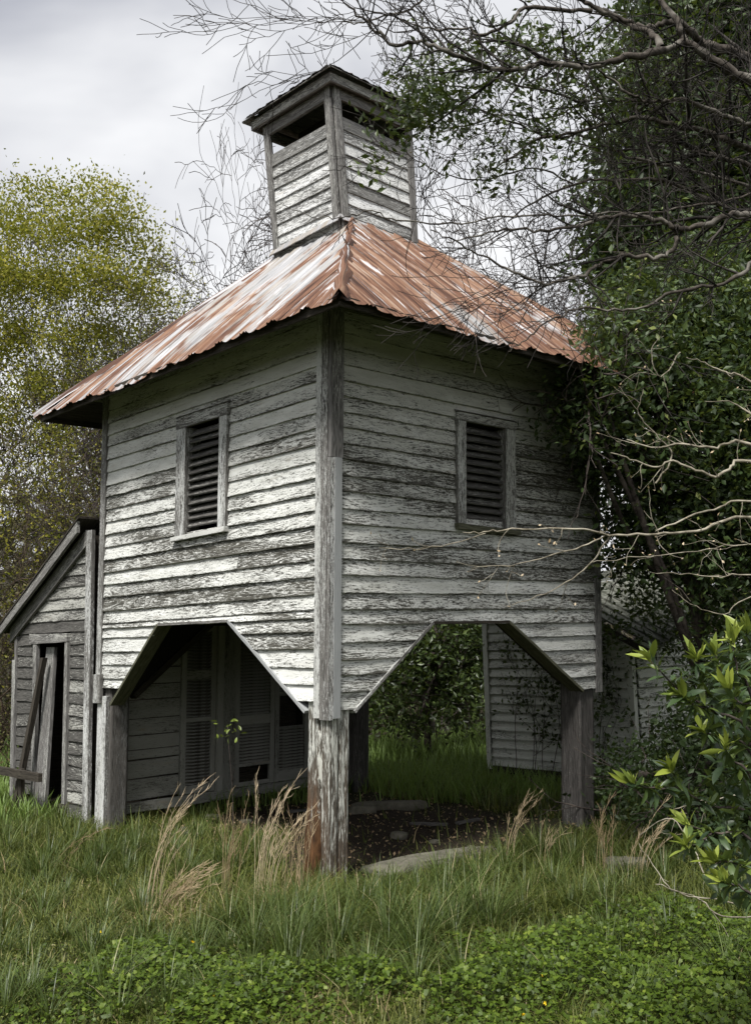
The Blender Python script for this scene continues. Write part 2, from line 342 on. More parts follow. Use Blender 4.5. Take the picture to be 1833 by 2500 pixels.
# ------------------------------------------------------------------ the tower
W, D = 3.176, 3.039
tower = thing('well_house', (-1.6, 1.5, 0), 'white peeling clapboard tower on posts with rusted tin roof and cupola', 'building')
def PL(u, off, z): return va(-u, -off, z)       # front-left wall, u runs to the left
def PR(u, off, z): return va(off, u, z)         # front-right wall, u runs away to the right
ROWS_L = [(3.87, 3.87), (3.81, 3.81), (3.70, 3.70), (3.59, 3.587), (3.48, 3.478), (3.376, 3.376), (3.267, 3.254), (3.158, 3.145), (3.049, 3.024), (2.936, 2.923), (2.818, 2.806), (2.705, 2.695), (2.593, 2.581), (2.481, 2.468), (2.378, 2.354), (2.261, 2.244), (2.145, 2.135), (2.029, 2.026), (1.913, 1.901), (1.808, 1.793), (1.752, 1.752), (1.658, 1.669), (1.543, 1.548), (1.419, 1.434), (1.305, 1.315), (1.191, 1.234)]
ROWS_R = [(3.87, 3.87), (3.81, 3.81), (3.70, 3.70), (3.59, 3.59), (3.48, 3.48), (3.37, 3.36), (3.26, 3.25), (3.15, 3.14), (3.045, 3.03), (2.935, 2.92), (2.827, 2.808), (2.713, 2.698), (2.607, 2.59), (2.488, 2.487), (2.384, 2.393), (2.257, 2.274), (2.144, 2.15), (2.039, 2.038), (1.915, 1.932), (1.805, 1.812), (1.705, 1.694), (1.58, 1.587), (1.464, 1.471), (1.366, 1.354), (1.251, 1.24), (1.13, 1.134)]
ARCH_L = dict(n0=.236, zn=1.133, n1=1.16, f1=2.15, f0=2.899, zf=1.102, zt=1.752)
ARCH_R = dict(n0=.214, zn=1.127, n1=.968, f1=1.815, f0=2.766, zf=1.135, zt=1.70)
WIN_L = (1.185, 1.905, 2.455, 3.424); WIN_R = (1.21, 1.895, 2.455, 3.30)
def wall_boards(P, rows, LEN, un, uf, arch, win, grime_shade0, peel):
    def zrow(r, u): return lerp(r[0], r[1], (u - .1) / (LEN - .15))
    for k in range(len(rows) - 1):
        t_, b_ = rows[k], rows[k + 1]
        zm = (t_[0] + b_[0]) / 2
        segs = []
        if win[2] < zm < win[3]: segs = [(un, win[0], un, win[0]), (win[1], uf, win[1], uf)]
        elif zm < arch['zt']:
            def nr(z): return lerp(arch['n0'], arch['n1'], (z - arch['zn']) / (arch['zt'] - arch['zn']))
            def fr(z): return lerp(arch['f0'], arch['f1'], (z - arch['zf']) / (arch['zt'] - arch['zf']))
            zb, zt2 = zrow(b_, .3), zrow(t_, .3); segs.append((un, nr(zb), un, nr(min(zt2, arch['zt']))))
            zb, zt2 = zrow(b_, LEN - .3), zrow(t_, LEN - .3); segs.append((fr(zb), uf, fr(min(zt2, arch['zt'])), uf))
        else:
            segs = [(un, uf, un, uf)]
            if random.random() < .35 and k > 3:
                c = random.uniform(.8, LEN - .7); segs = [(un, c - .002, un, c - .002), (c + .002, uf, c + .002, uf)]
        for (a, b, a2, b2) in segs:
            if b - a < .03: continue
            mb = MB(); lap = .012
            o0, o1 = .027 + random.uniform(-.003, .004), .008
            n = max(1, int((b - a) / .16))
            mb.plank(P(a, o0, zrow(b_, a)), P(b, o0, zrow(b_, b)), P(b2, o1, zrow(t_, b2) + lap), P(a2, o1, zrow(t_, a2) + lap),
                     P(0, -.016, 0) - P(0, 0, 0), P(0, -.004, 0) - P(0, 0, 0), n, .0028, .003)
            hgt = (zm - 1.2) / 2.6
            pr_ = peel(zm, (a + b) / 2); gs_ = grime_shade0 + .08 + .75 * max(0, hgt - .46) + random.uniform(-.06, .06)  # boards darken upwards: real dirt plus under-eave shade painted into the colour
            mb.build('clapboard', M_CLAP, tower, shear=True, color=(pr_, gs_, 0, 1))
def peelL(z, u): return .49 + .24 * max(0, min(1, (z - 2.75) / .6)) + random.uniform(-.11, .09) + (.06 if z < 1.6 and u < 1 else 0)
def peelR(z, u): return .44 + .26 * max(0, min(1, (z - 2.9) / .4)) + random.uniform(-.09, .08) + (.13 if z < 1.8 else 0)
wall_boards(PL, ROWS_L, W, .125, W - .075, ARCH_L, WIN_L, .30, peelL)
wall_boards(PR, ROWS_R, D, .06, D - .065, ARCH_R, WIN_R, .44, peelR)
# sheathing behind the boards (with the openings left free)
def backing(P, LEN, arch, win, name='wall_frame', z1=4.05):
    mb = MB(); tin_ = P(0, -.085, 0) - P(0, 0, 0); o = -.012
    def q(a, b, c, d): mb.plank(P(a[0], o, a[1]), P(b[0], o, b[1]), P(c[0], o, c[1]), P(d[0], o, d[1]), tin_)
    zt = arch['zt']
    if win:
        q((0.02, zt), (LEN - .02, zt), (LEN - .02, win[2] + .03), (0.02, win[2] + .03)); q((0.02, win[3] - .06), (LEN - .02, win[3] - .06), (LEN - .02, z1), (0.02, z1))
        q((0.02, win[2] + .03), (win[0] + .08, win[2] + .03), (win[0] + .08, win[3] - .06), (0.02, win[3] - .06)); q((win[1] - .08, win[2] + .03), (LEN - .02, win[2] + .03), (LEN - .02, win[3] - .06), (win[1] - .08, win[3] - .06))
    else: q((0.02, zt), (LEN - .02, zt), (LEN - .02, z1), (0.02, z1))
    q((0.02, arch['zn'] + .04), (arch['n0'] + .03, arch['zn'] + .04), (arch['n1'], zt), (0.02, zt))
    q((arch['f0'] - .03, arch['zf'] + .06), (LEN - .02, arch['zf'] + .06), (LEN - .02, zt), (arch['f1'], zt))
    mb.build(name, M_BLACK, tower, shear=True)
backing(PL, W, ARCH_L, WIN_L); backing(PR, D, ARCH_R, WIN_R)
def PB(u, off, z): return va(-u, D + off, z)     # rear wall
def PW(u, off, z): return va(-W - off, u, z)     # hidden left wall
backing(PB, W, dict(n0=.3, zn=1.15, n1=1.1, f1=2.1, f0=2.9, zf=1.15, zt=1.74), None); backing(PW, D, dict(n0=.305, zn=1.119, n1=1.124, f1=2.0, f0=2.75, zf=1.15, zt=1.767), None)
for P, LEN in ((PB, W), (PW, D)):
    for k in range(19):
        z = 1.80 + k * .112
        if z > 3.85: break
        mb = MB(); mb.plank(P(.08, .024, z), P(LEN - .08, .024, z), P(LEN - .08, .008, z + .122), P(.08, .008, z + .122), P(0, -.016, 0) - P(0, 0, 0), P(0, -.004, 0) - P(0, 0, 0), 4, .002, .002)
        mb.build('clapboard', M_CLAP, tower, shear=True, color=(.42, .6, 0, 1))
# arch lining boards
def lining(P, arch, mats, w=.135):
    t = .022
    def board(a, b, mat, nrm):
        A0 = P(a[0], .034, a[1]); B0 = P(b[0], .034, b[1]); inw = P(0, -w, 0) - P(0, 0, 0)
        n = P(nrm[0], 0, nrm[1]) - P(0, 0, 0)
        mb = MB(); mb.plank(A0, B0, B0 + inw, A0 + inw, n * t, None, 6, .002, .0015); mb.build('arch_lining', mat, tower, shear=True, color=(.5, .45, 0, 1))
    zt = arch['zt']
    def nn(a, b, s):
        d = np.array([b[0] - a[0], b[1] - a[1]]); d /= np.linalg.norm(d); return (-d[1] * s, d[0] * s)
    a, b = (arch['n0'] - .01, arch['zn'] - .02), (arch['n1'], zt); board(a, b, mats[0], nn(a, b, 1))
    a, b = (arch['f0'] + .01, arch['zf'] - .02), (arch['f1'], zt); board(a, b, mats[1], nn(a, b, -1))
    board((arch['n1'], zt), (arch['f1'], zt), mats[2], (0, .9))
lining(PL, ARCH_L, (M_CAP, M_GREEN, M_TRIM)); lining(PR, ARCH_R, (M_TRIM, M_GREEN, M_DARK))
def lin2(P, arch):
    for a, b, s in (((arch['n0'], arch['zn']), (arch['n1'], arch['zt']), 1), ((arch['f0'], arch['zf']), (arch['f1'], arch['zt']), -1)):
        d = np.array([b[0] - a[0], b[1] - a[1]]); d /= np.linalg.norm(d); n = P(-d[1] * s, 0, d[0] * s) - P(0, 0, 0)
        mb = MB(); A0, B0 = P(a[0], .02, a[1]), P(b[0], .02, b[1]); inw = P(0, -.14, 0) - P(0, 0, 0)
        mb.plank(A0, B0, B0 + inw, A0 + inw, n * .06, None, 3); mb.build('brace', M_DARK, tower, shear=True)
lin2(PB, dict(n0=.3, zn=1.15, n1=1.1, f1=2.1, f0=2.9, zf=1.15, zt=1.74)); lin2(PW, dict(n0=.305, zn=1.119, n1=1.124, f1=2.0, f0=2.75, zf=1.15, zt=1.767))
# ceiling under the upper room, floor joists of it
for k in range(16):
    y = .06 + k * .19
    mb = MB(); mb.plank((-W + .09, y, 1.80), (-.09, y, 1.80), (-.09, y + .186, 1.80), (-W + .09, y + .186, 1.80), (0, 0, .025)); mb.build('ceiling_board', M_DARK, tower, shear=True)
# corner boards
def vtrim(P, u0, u1, z0, z1, off, mat, name, th=.03, col=(.5, .5, 0, 1), seg=10, jit=.0015, par=None, shear=True):
    mb = MB(); mb.plank(P(u0, off, z0), P(u0, off, z1), P(u1, off, z1), P(u1, off, z0), P(0, -th, 0) - P(0, 0, 0), None, seg, jit, .0015)
    return mb.build(name, mat, par or tower, shear=shear, color=col)
vtrim(PL, 0.0, .062, 1.075, 3.86, .036, M_TRIM, 'corner_board'); vtrim(PL, .066, .128, 1.085, 3.86, .033, M_TRIM, 'corner_board', col=(.62, .5, 0, 1))
vtrim(PR, -.034, .078, 2.83, 3.86, .034, M_GREY, 'corner_board', col=(.7, .5, 0, 1))
vtrim(PR, -.036, .002, 1.075, 2.826, .034, M_TRIM, 'corner_board', col=(.6, .4, 0, 1)); vtrim(PR, .002, .064, 1.084, 2.827, .040, M_CAP, 'corner_board', .034, (.42, .6, 0, 1)).__setitem__('label', 'smooth newer grey board nailed over the corner')
vtrim(PL, W - .078, W + .01, 1.16, 3.84, .034, M_TRIM, 'corner_board', col=(.45, .55, 0, 1)); vtrim(PR, D - .07, D + .012, 1.10, 3.84, .034, M_GREY, 'corner_board', col=(.75, .7, 0, 1))
# louvred windows
def window(P, w, op, grime_shade, nsl, gap, label):
    fr = MB(); z0, z1 = op[2], op[3]; f = None
    for u, s in ((op[0], -1), (op[1], 1)):
        if f is not None: fr = MB()
        fr.plank(P(u, .03, z0), P(u, .03, z1), P(u, -.10, z1), P(u, -.10, z0), P(s * .02, 0, 0) - P(0, 0, 0))
        if f is not None: fr.build('jamb', M_TRIM, f, shear=True, color=(.5, .6, 0, 1)); break
        f = fr.build('window', M_TRIM, tower, shear=True, color=(.5, .6, 0, 1)); f['label'] = label
    vtrim(P, w[0], op[0], z0 - .02, z1 + .0, .044, M_TRIM, 'casing', .03, (.62 - grime_shade * .1, .35 + grime_shade, 0, 1), par=f); vtrim(P, op[1], w[1], z0 - .045, z1 + .0, .042, M_TRIM, 'casing', .03, (.55 - grime_shade * .1, .38 + grime_shade, 0, 1), par=f)
    mb = MB(); mb.plank(P(w[0] - .005, .046, z1 + .002), P(w[1] + .005, .046, z1 + .002), P(w[1] + .005, .046, w[3]), P(w[0] - .005, .046, w[3]), P(0, -.03, 0) - P(0, 0, 0), None, 4, .001, .001); mb.build('casing', M_TRIM, f, shear=True, color=(.56, .45 + grime_shade, 0, 1))
    mb = MB(); mb.plank(P(w[0] - .01, .058, w[3] + .002), P(w[1] + .01, .058, w[3] + .002), P(w[1] + .01, .02, w[3] + .02), P(w[0] - .01, .02, w[3] + .02), P(0, -.05, 0) - P(0, 0, 0)); mb.build('drip_cap', M_TRIM, f, shear=True, color=(.4, .55 + grime_shade, 0, 1))
    mb = MB(); mb.plank(P(w[0] - .01, .066, z0 - .065), P(w[1] + .035, .066, z0 - .08), P(w[1] + .035, .060, z0 - .045), P(w[0] - .01, .060, z0 - .024), P(0, -.11, .0) - P(0, 0, 0), None, 4, .003, .002); mb.build('sill', M_GREEN if gap else M_TRIM, f, shear=True, color=(.8 if not gap else .5, .6, 0, 1))
    for k in range(nsl):
        z = z0 + .028 + (z1 - z0 - .04) * k / nsl + random.uniform(-.003, .003); tl = random.uniform(-.006, .006)
        mb = MB(); mb.plank(P(op[0] + .002, .012, z), P(op[1] - .002, .012, z + tl), P(op[1] - .002, -.045, z + tl + .058), P(op[0] + .002, -.045, z + .058), P(0, -.006, -.009) - P(0, 0, 0), None, 4, .002, .001)
        mb.build('slat', M_SHED, f, shear=True, color=(.50 - grime_shade * .4, .5 + grime_shade, 0, 1))
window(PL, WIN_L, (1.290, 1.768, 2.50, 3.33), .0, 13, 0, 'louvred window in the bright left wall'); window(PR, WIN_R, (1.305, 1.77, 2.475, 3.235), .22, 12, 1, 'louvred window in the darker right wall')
# frieze strip under the eaves, soffit, fascia
ZE, EX0, EX1, EY0, EY1, AP = 3.708, -3.502, .724, -.470, 3.619, va(-1.39, 1.575, 5.535)
WC = [sh((0, 0, 3.87)), sh((-W, 0, 3.87)), sh((-W, D, 3.87)), sh((0, D, 3.87))]
EC = [va(EX1, EY0, ZE), va(EX0, EY0, ZE), va(EX0, EY1, ZE), va(EX1, EY1, ZE)]
for i in range(4):
    j = (i + 1) % 4; nrm = [va(0, -1, 0), va(-1, 0, 0), va(0, 1, 0), va(1, 0, 0)][i]
    a, b = np.array(WC[i]) + nrm * .012, np.array(WC[j]) + nrm * .012; dirv = (b - a) / np.linalg.norm(b - a)
    mb = MB(); mb.plank(a - dirv * .045 + nrm * .028 + va(0, 0, -.012), b + dirv * .045 + nrm * .028 + va(0, 0, -.012), b + dirv * .045 + nrm * .028 + va(0, 0, .035), a - dirv * .045 + nrm * .028 + va(0, 0, .035), -nrm * .03, None, 8, .001, .001)
    mb.build('frieze', M_GREEN, tower, color=(.5, .6, 0, 1))
    e0, e1 = EC[i].copy(), EC[j].copy(); c = (EC[0] + EC[2]) / 2
    ins = lambda e, k_: e + (c - e) / np.abs((c - e)[0]) * k_
    f0, f1 = ins(e0, .035), ins(e1, .035); f0[2] = f1[2] = ZE - .042
    for k in range(3):
        t0, t1 = k / 3 + .004, (k + 1) / 3 - .004
        A_ = lerp(a + nrm * .02, f0, t0); B_ = lerp(b + nrm * .02, f1, t0); C_ = lerp(b + nrm * .02, f1, t1); D_ = lerp(a + nrm * .02, f0, t1)
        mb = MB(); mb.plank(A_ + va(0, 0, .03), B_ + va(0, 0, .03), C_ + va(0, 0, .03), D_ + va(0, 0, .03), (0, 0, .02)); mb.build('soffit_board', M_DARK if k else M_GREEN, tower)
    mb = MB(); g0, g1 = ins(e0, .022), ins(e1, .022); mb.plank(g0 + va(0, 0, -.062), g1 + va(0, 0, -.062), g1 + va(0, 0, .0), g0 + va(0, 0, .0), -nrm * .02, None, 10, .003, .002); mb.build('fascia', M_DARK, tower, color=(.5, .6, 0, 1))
# corrugated tin roof
def rib(u):
    h = np.zeros_like(u)
    for c_ in (0, .035, -.035): h += .017 * np.exp(-((((u + c_ + .16) % .32) - .16) / .012) ** 2)
    h += .008 * np.exp(-((((u) % .32) - .16) / .02) ** 2)
    return h
roof = MB(); roof.plank(AP + va(-.3, 0, -.52), AP + va(.3, 0, -.52), AP + va(.3, 0, -.45), AP + va(-.3, 0, -.45), (0, .05, 0)); roof = roof.build('roof', M_DARK, tower)
def roof_face(A, B, wear, front):
    ln = np.linalg.norm(B - A); ua = (B - A) / ln; foot = A + ua * ((AP - A) @ ua); sv = AP - foot; sl_ = np.linalg.norm(sv); sd = sv / sl_
    uc = ((AP - A) @ ua); nr = np.cross(ua, sd); nr = nr if nr[2] > 0 else -nr
    ns = 7; w = ln / ns; du = .0125 if front else .06; dv = 42 if front else 12
    ph0 = random.uniform(0, 3)
    for s_ in range(ns):
        u0, u1 = s_ * w - .03, (s_ + 1) * w + .03
        us = np.linspace(u0, u1, max(3, int((u1 - u0) / du))); vs = np.linspace(0, 1, dv)
        U, S = np.meshgrid(us, vs); Uc = np.clip(U, uc * S, ln - (ln - uc) * S)
        edge = .013 * (1 - np.abs(np.sin(math.pi * Uc / .32)) ** .6) + .007 * np.sin(Uc * 5 + s_) + .002 * np.sin(Uc * 61 + 2)
        lowr = (1 - S) ** 10
        P_ = A[None, None] + ua * Uc[..., None] + sd * (S * sl_)[..., None] - sd * ((.050 - 2.2 * edge) * lowr)[..., None]
        bow = -.008 * np.abs(np.sin(math.pi * Uc / .32)) * lowr + .006 * np.sin(Uc * 4.3 + S * 5)
        H = rib(Uc) + bow + .004 * (s_ % 2) + .010 * S * (1 - S) + RNG.normal(0, .0005, U.shape)
        # worn, drooping edge
        droop = -.03 * lowr * (.5 + .5 * np.sin(Uc * 2.1 + 1.0 + ph0))
        P_ = P_ + nr * (H + droop)[..., None]
        keep = (U >= uc * S - du * 1.01) & (U <= ln - (ln - uc) * S + du * 1.01)
        n, m_ = U.shape; idx = np.arange(n * m_).reshape(n, m_)
        kf = keep[:-1, :-1] | keep[:-1, 1:] | keep[1:, 1:] | keep[1:, :-1]
        kf &= ~((Uc[:-1, :-1] == Uc[:-1, 1:]) & (Uc[1:, 1:] == Uc[1:, :-1]))
        F = np.stack([idx[:-1, :-1], idx[:-1, 1:], idx[1:, 1:], idx[1:, :-1]], -1)[kf]
        if len(F) < 4: continue
        used = np.unique(F); rm = np.full(n * m_, -1); rm[used] = np.arange(len(used))
        V = P_.reshape(-1, 3)[used]; uvs = np.stack([(Uc.ravel() + s_ * 3.7)[used], (S.ravel() * sl_)[used]], 1)
        tint = wear(Uc.ravel()[used] / ln, S.ravel()[used])
        fast_mesh('roof_sheet', V, rm[F], M_TIN, roof, tint=tint, smooth=True, uv=uvs)
n1 = lambda u, s: np.clip(.50 + .24 * np.exp(-(u / .16) ** 2) * (1.15 - s) - .30 * s * (u > .1) - .10 * s + .06 * np.sin(u * 19), 0, 1)
n2 = lambda u, s: np.clip(.40 + .26 * (1 - s) - .0 * u + .14 * np.exp(-((u - .99) / .1) ** 2), 0, 1)
roof_face(EC[0], EC[1], n1, True)                                         # front-left slope, u from the near corner
roof_face(EC[3], EC[0], lambda u, s: np.clip(.60 + .09 * np.sin(u * 17) - .20 * np.clip(s - .45, 0, 1), 0, 1), True)   # front-right slope
roof_face(EC[1], EC[2], lambda u, s: .6 + 0 * u, False); roof_face(EC[2], EC[3], lambda u, s: .6 + 0 * u, False)
# hip caps
for i, e in enumerate(EC):
    n = 26 if i == 0 else 8; V = []; T = []; UVc = []
    d = (AP - e); dh = d / np.linalg.norm(d); sidev = np.cross(dh, va(0, 0, 1)); sidev /= np.linalg.norm(sidev); up = np.cross(sidev, dh)
    tmax = .86
    for k in range(n + 1):
        t = k / n * tmax; wv_ = .052 * (1 + .18 * math.sin(k * 2.1)); b_ = e - dh * .03 + d * t + up * (.012 + .004 * math.sin(k * 1.7))
        for q in (-1, -.4, 0, .4, 1):
            V.append(b_ + sidev * wv_ * q + up * (.026 * (1 - abs(q)) - .040 * abs(q)) + sidev * .006 * math.sin(k * 1.3)); T.append(.82 - .35 * (t > .75) if i == 0 else .6); UVc.append((q * .05 + 9.3 * i + 3, t * 2.7 * .5))
    F = [(k * 5 + q, k * 5 + q + 1, k * 5 + q + 6, k * 5 + q + 5) for k in range(n) for q in range(4)]
    fast_mesh('ridge_cap', V, F, M_TIN, roof, tint=T, smooth=True, uv=UVc)

# ---- posts
def grooved_post(name, cx, cy, hw, z0, z1, mat, parent, split=True, label=None, flare=.30, nz_=64, nper=18, rough=1.0, color=(.5, .5, 0, 1)):
    """squared timber, its faces furrowed by rot; hw = (left, right, front, back) reach from cx, cy"""
    V = []; UVp = []; R = []
    ring = []
    x0, x1, y0, y1 = cx - hw[0], cx + hw[1], cy - hw[2], cy + hw[3]
    for k in range(nper): ring.append((lerp(x0, x1, k / nper), y0))
    for k in range(nper): ring.append((x1, lerp(y0, y1, k / nper)))
    for k in range(nper): ring.append((lerp(x1, x0, k / nper), y1))
    for k in range(nper): ring.append((x0, lerp(y1, y0, k / nper)))
    m_ = len(ring); rot = []
    for iz in range(nz_ + 1):
        z = lerp(z0, z1, iz / nz_); low = max(0, 1 - (z - z0) / .95)
        for k, (x, y) in enumerate(ring):
            q = k / m_; n1_ = mnoise.noise(Vector((q * 60, z * 2.2, 3.3))); n2_ = mnoise.noise(Vector((q * 150, z * 4, 8)))
            dd = (.007 * n1_ + .005 * n2_) * rough * (0.5 + 1.2 * low)
            if split:
                fx = (x - x1) / (x0 - x1)  # 0 at near corner .. 1 at left on the front face
                if k <= nper:
                    c_ = .50 + .05 * math.sin(z * 6) - .1 * low; wd = .045 + .07 * low ** 1.3
                    dd -= .085 * (.35 + low) * math.exp(-((fx - c_) / wd) ** 2)
                if nper < k < 2 * nper:
                    dd -= .02 * math.exp(-((q * 4 - 1.52) / .05) ** 2)
            fl = 1 + (flare * low ** 2 if x < cx else .0)
            px_, py_ = cx + (x - cx) * fl, y; ox, oy = x - (x0 + x1) / 2, y - (y0 + y1) / 2; ol = math.hypot(ox, oy) or 1
            V.append(sh((px_ + ox / ol * dd, py_ + oy / ol * dd, z))); UVp.append((z, q * 2 * (x1 - x0 + y1 - y0)))
            rr = (low ** .8) * (1.15 if (x < (x0 + x1) / 2 and split) else .35) + (.35 * n1_)
            rot.append(max(0, min(1, rr * 1.25)))
    F = [(iz * m_ + k, iz * m_ + (k + 1) % m_, (iz + 1) * m_ + (k + 1) % m_, (iz + 1) * m_ + k) for iz in range(nz_) for k in range(m_)]
    o = fast_mesh(name, V, F, mat, parent, smooth=True, uv=UVp)
    a_ = o.data.attributes.new('rot', 'FLOAT', 'POINT'); a_.data.foreach_set('value', rot)
    o.color = color
    if label: o['label'] = label
    return o
grooved_post('post', -.02, .04, (.19, .03, .045, .125), -.06, 1.22, M_ROT, tower, label='rotten split corner post with brown decay at its foot')
grooved_post('post', -3.065, .09, (.095, .105, .085, .09), -.06, 1.30, M_POSTG, tower, False, 'flat grey timber post at the left corner', 0, 20, 8, .5, (.06, .62, 0, 1))
vtrim(PL, 2.985, 3.145, -.02, 1.16, .03, M_TRIM, 'post_board', .04, (.55, .4, 0, 1)); vtrim(PL, 3.06, W + .01, 1.10, 1.35, .055, M_TRIM, 'post_board', .03, (.4, .5, 0, 1))
grooved_post('post', -.10, 2.865, (.10, .10, .095, .10), -.06, 1.25, M_BROWN, tower, False, 'brown weathered post timber at the right corner', 0, 20, 10, 1.0, (.4, .7, 0, 1))
grooved_post('post', -3.06, 2.935, (.11, .12, .10, .10), -.06, 1.80, M_BROWN, tower, False, 'shaded square post at the rear corner', 0, 20, 10, .8, (.6, .7, 0, 1))

# ---- cupola
CCX, CCY, CHX, CHY = -1.435, 1.50, .455, .451
def PC(sx, sy, z, ov=0.0):
    k = 1 + .038 * (z - 5.2); l = -.046 * (z - 5.2)
    return va(CCX + sx * (CHX * k + ov) + l * .663, CCY + sy * (CHY * k + ov) + l * .748, z)
def CF(face, t, off, z):     # t 0..1 along the face from its right end to its left end as seen from outside
    a, b = {'L': ((1, -1), (-1, -1)), 'R': ((1, -1), (1, 1)), 'B': ((1, 1), (-1, 1)), 'W': ((-1, -1), (-1, 1))}[face]
    n = {'L': va(0, -1, 0), 'R': va(1, 0, 0), 'B': va(0, 1, 0), 'W': va(-1, 0, 0)}[face]
    return lerp(PC(*a, z), PC(*b, z), t) + n * off, n
cup = MB(); cup.plank(PC(1, -1, 5.0) + va(-.05, .05, 0), PC(-1, -1, 5.0) + va(.05, .05, 0), PC(-1, -1, 6.0) + va(.05, .05, 0), PC(1, -1, 6.0) + va(-.05, .05, 0), (0, .02, 0))
cup.plank(PC(1, -1, 5.0) + va(-.05, .05, 0), PC(1, 1, 5.0) + va(-.05, -.05, 0), PC(1, 1, 6.0) + va(-.05, -.05, 0), PC(1, -1, 6.0) + va(-.05, .05, 0), (-.02, 0, 0))
cup.plank(PC(1, 1, 5.0) + va(-.05, -.05, 0), PC(-1, 1, 5.0) + va(.05, -.05, 0), PC(-1, 1, 6.0) + va(.05, -.05, 0), PC(1, 1, 6.0) + va(-.05, -.05, 0), (0, -.02, 0))
cup.plank(PC(-1, -1, 5.0) + va(.05, .05, 0), PC(-1, 1, 5.0) + va(.05, -.05, 0), PC(-1, 1, 6.0) + va(.05, -.05, 0), PC(-1, -1, 6.0) + va(.05, .05, 0), (.02, 0, 0))
cup = cup.build('cupola', M_BLACK, tower); cup['label'] = 'leaning open clapboard cupola on the roof peak'
def cplank(face, t0, t1, z0a, z0b, z1a, z1b, o0, o1, mat, name, col=(.5, .4, 0, 1), th=.015, seg=5, vert=False, jit=.002):
    n = CF(face, 0, 0, 5)[1]; mb = MB()
    A = CF(face, t0, o0, z0a)[0]; B = CF(face, t1, o0, z0b)[0]; C = CF(face, t1, o1, z1b)[0]; D_ = CF(face, t0, o1, z1a)[0]
    if vert: mb.plank(B, C, D_, A, -n * th, None, seg, jit, .001)
    else: mb.plank(A, B, C, D_, -n * th, None, seg, jit, .002)
    return mb.build(name, mat, cup, color=col)
for face, zs, tilt in (('L', 6.03, .02), ('R', 6.095, -.02), ('B', 6.05, 0), ('W', 6.05, 0)):
    for k in range(9):
        zt, zb = zs - .112 * k, zs - .112 * (k + 1)
        if zb < 4.95: break
        cplank(face, .055, .945, zb, zb + tilt, zt + .01, zt + tilt + .01, .020, .006, M_CUP, 'clapboard', (.5 + random.uniform(-.14, .12) - (.25 if k == 0 else 0), .45 + random.uniform(-.1, .15), 0, 1))
    cplank(face, .0, .075, 5.0, 5.0, 6.34, 6.34, .034, .034, M_GREY, 'corner_post', (.9, .5, 0, 1), .03, 8, True); cplank(face, .925, 1.0, 5.0, 5.0, 6.34, 6.34, .034, .034, M_GREY, 'corner_post', (.9, .5, 0, 1), .03, 8, True)
    cplank(face, .0, 1.0, 6.245, 6.245, 6.34, 6.34, .028, .028, M_GREY, 'frieze', (.85, .6, 0, 1), .03, 5)
    mb = MB(); sA, sB = {'L': ((1, -1), (-1, -1)), 'R': ((1, -1), (1, 1)), 'B': ((1, 1), (-1, 1)), 'W': ((-1, -1), (-1, 1))}[face]; n = CF(face, 0, 0, 5)[1]
    mb.plank(PC(*sA, 6.325, .095), PC(*sB, 6.335, .095), PC(*sB, 6.412, .095), PC(*sA, 6.403, .095), -n * .022, None, 6, .0015, .001); mb.build('fascia', M_GREY, cup, color=(.95, .6, 0, 1))
    mb = MB(); mb.plank(PC(*sA, 6.342, .0), PC(*sB, 6.352, .0), PC(*sB, 6.352, .08), PC(*sA, 6.342, .08), (0, 0, .015)); mb.build('soffit_board', M_DARK, cup)
for z_ in (6.36,):
    mb = MB(); mb.plank(PC(-.95, -.2, z_), PC(.95, -.2, z_), PC(.95, .1, z_), PC(-.95, .1, z_), (0, 0, .05)); mb.build('tie_beam', M_DARK, cup)
APX = PC(0, 0, 6.86)
crf = MB(); crf.plank(APX + va(-.06, -.01, -.05), APX + va(.06, -.01, -.05), APX + va(.05, -.01, .012), APX + va(-.05, -.01, .008), (0, .03, 0)); crf = crf.build('finial_cap', M_TIN, cup)
def cup_roof(sA, sB, tb):
    A, B = PC(*sA, 6.412, .150), PC(*sB, 6.424, .150); ln = np.linalg.norm(B - A); ua = (B - A) / ln; uc = (APX - A) @ ua; foot = A + ua * uc; sv = APX - foot; sl_ = np.linalg.norm(sv); sd = sv / sl_
    nr = np.cross(ua, sd); nr = nr if nr[2] > 0 else -nr
    us = np.linspace(0, ln, 90); vs = np.linspace(0, 1, 26); U, S = np.meshgrid(us, vs); Uc = np.clip(U, uc * S, ln - (ln - uc) * S)
    stepS = np.floor(S * 5 + .001) / 5
    P_ = A + ua * Uc[..., None] + sd * (S * sl_)[..., None] + nr * (.012 * (1 - (S * 5 % 1)) + .004 * np.sin(Uc * 40) + .002 * np.sin(Uc * 97))[..., None] - sd * ((.012 * np.sin(Uc * 31) + .008 * np.sin(Uc * 77)) * (1 - S) ** 8)[..., None]
    n, m_ = U.shape; idx = np.arange(n * m_).reshape(n, m_); F = np.stack([idx[:-1, :-1], idx[:-1, 1:], idx[1:, 1:], idx[1:, :-1]], -1).reshape(-1, 4)
    ok = ~((Uc[:-1, :-1] == Uc[:-1, 1:]) & (Uc[1:, 1:] == Uc[1:, :-1])).ravel()
    top = P_.reshape(-1, 3); fast_mesh('cupola_roof', top, F[ok], M_TIN, cup, tint=np.full(n * m_, tb), smooth=True, uv=np.stack([Uc.ravel(), S.ravel()], 1))
    und = MB(); und.plank(A - va(0, 0, .008), B - va(0, 0, .008), APX - va(0, 0, .008), APX - va(0, 0, .008), (0, 0, .006)); und.build('roof_deck', M_GREY, cup)
cup_roof((1, -1), (-1, -1), .30); cup_roof((1, 1), (1, -1), .62); cup_roof((-1, -1), (-1, 1), .5); cup_roof((-1, 1), (1, 1), .5)
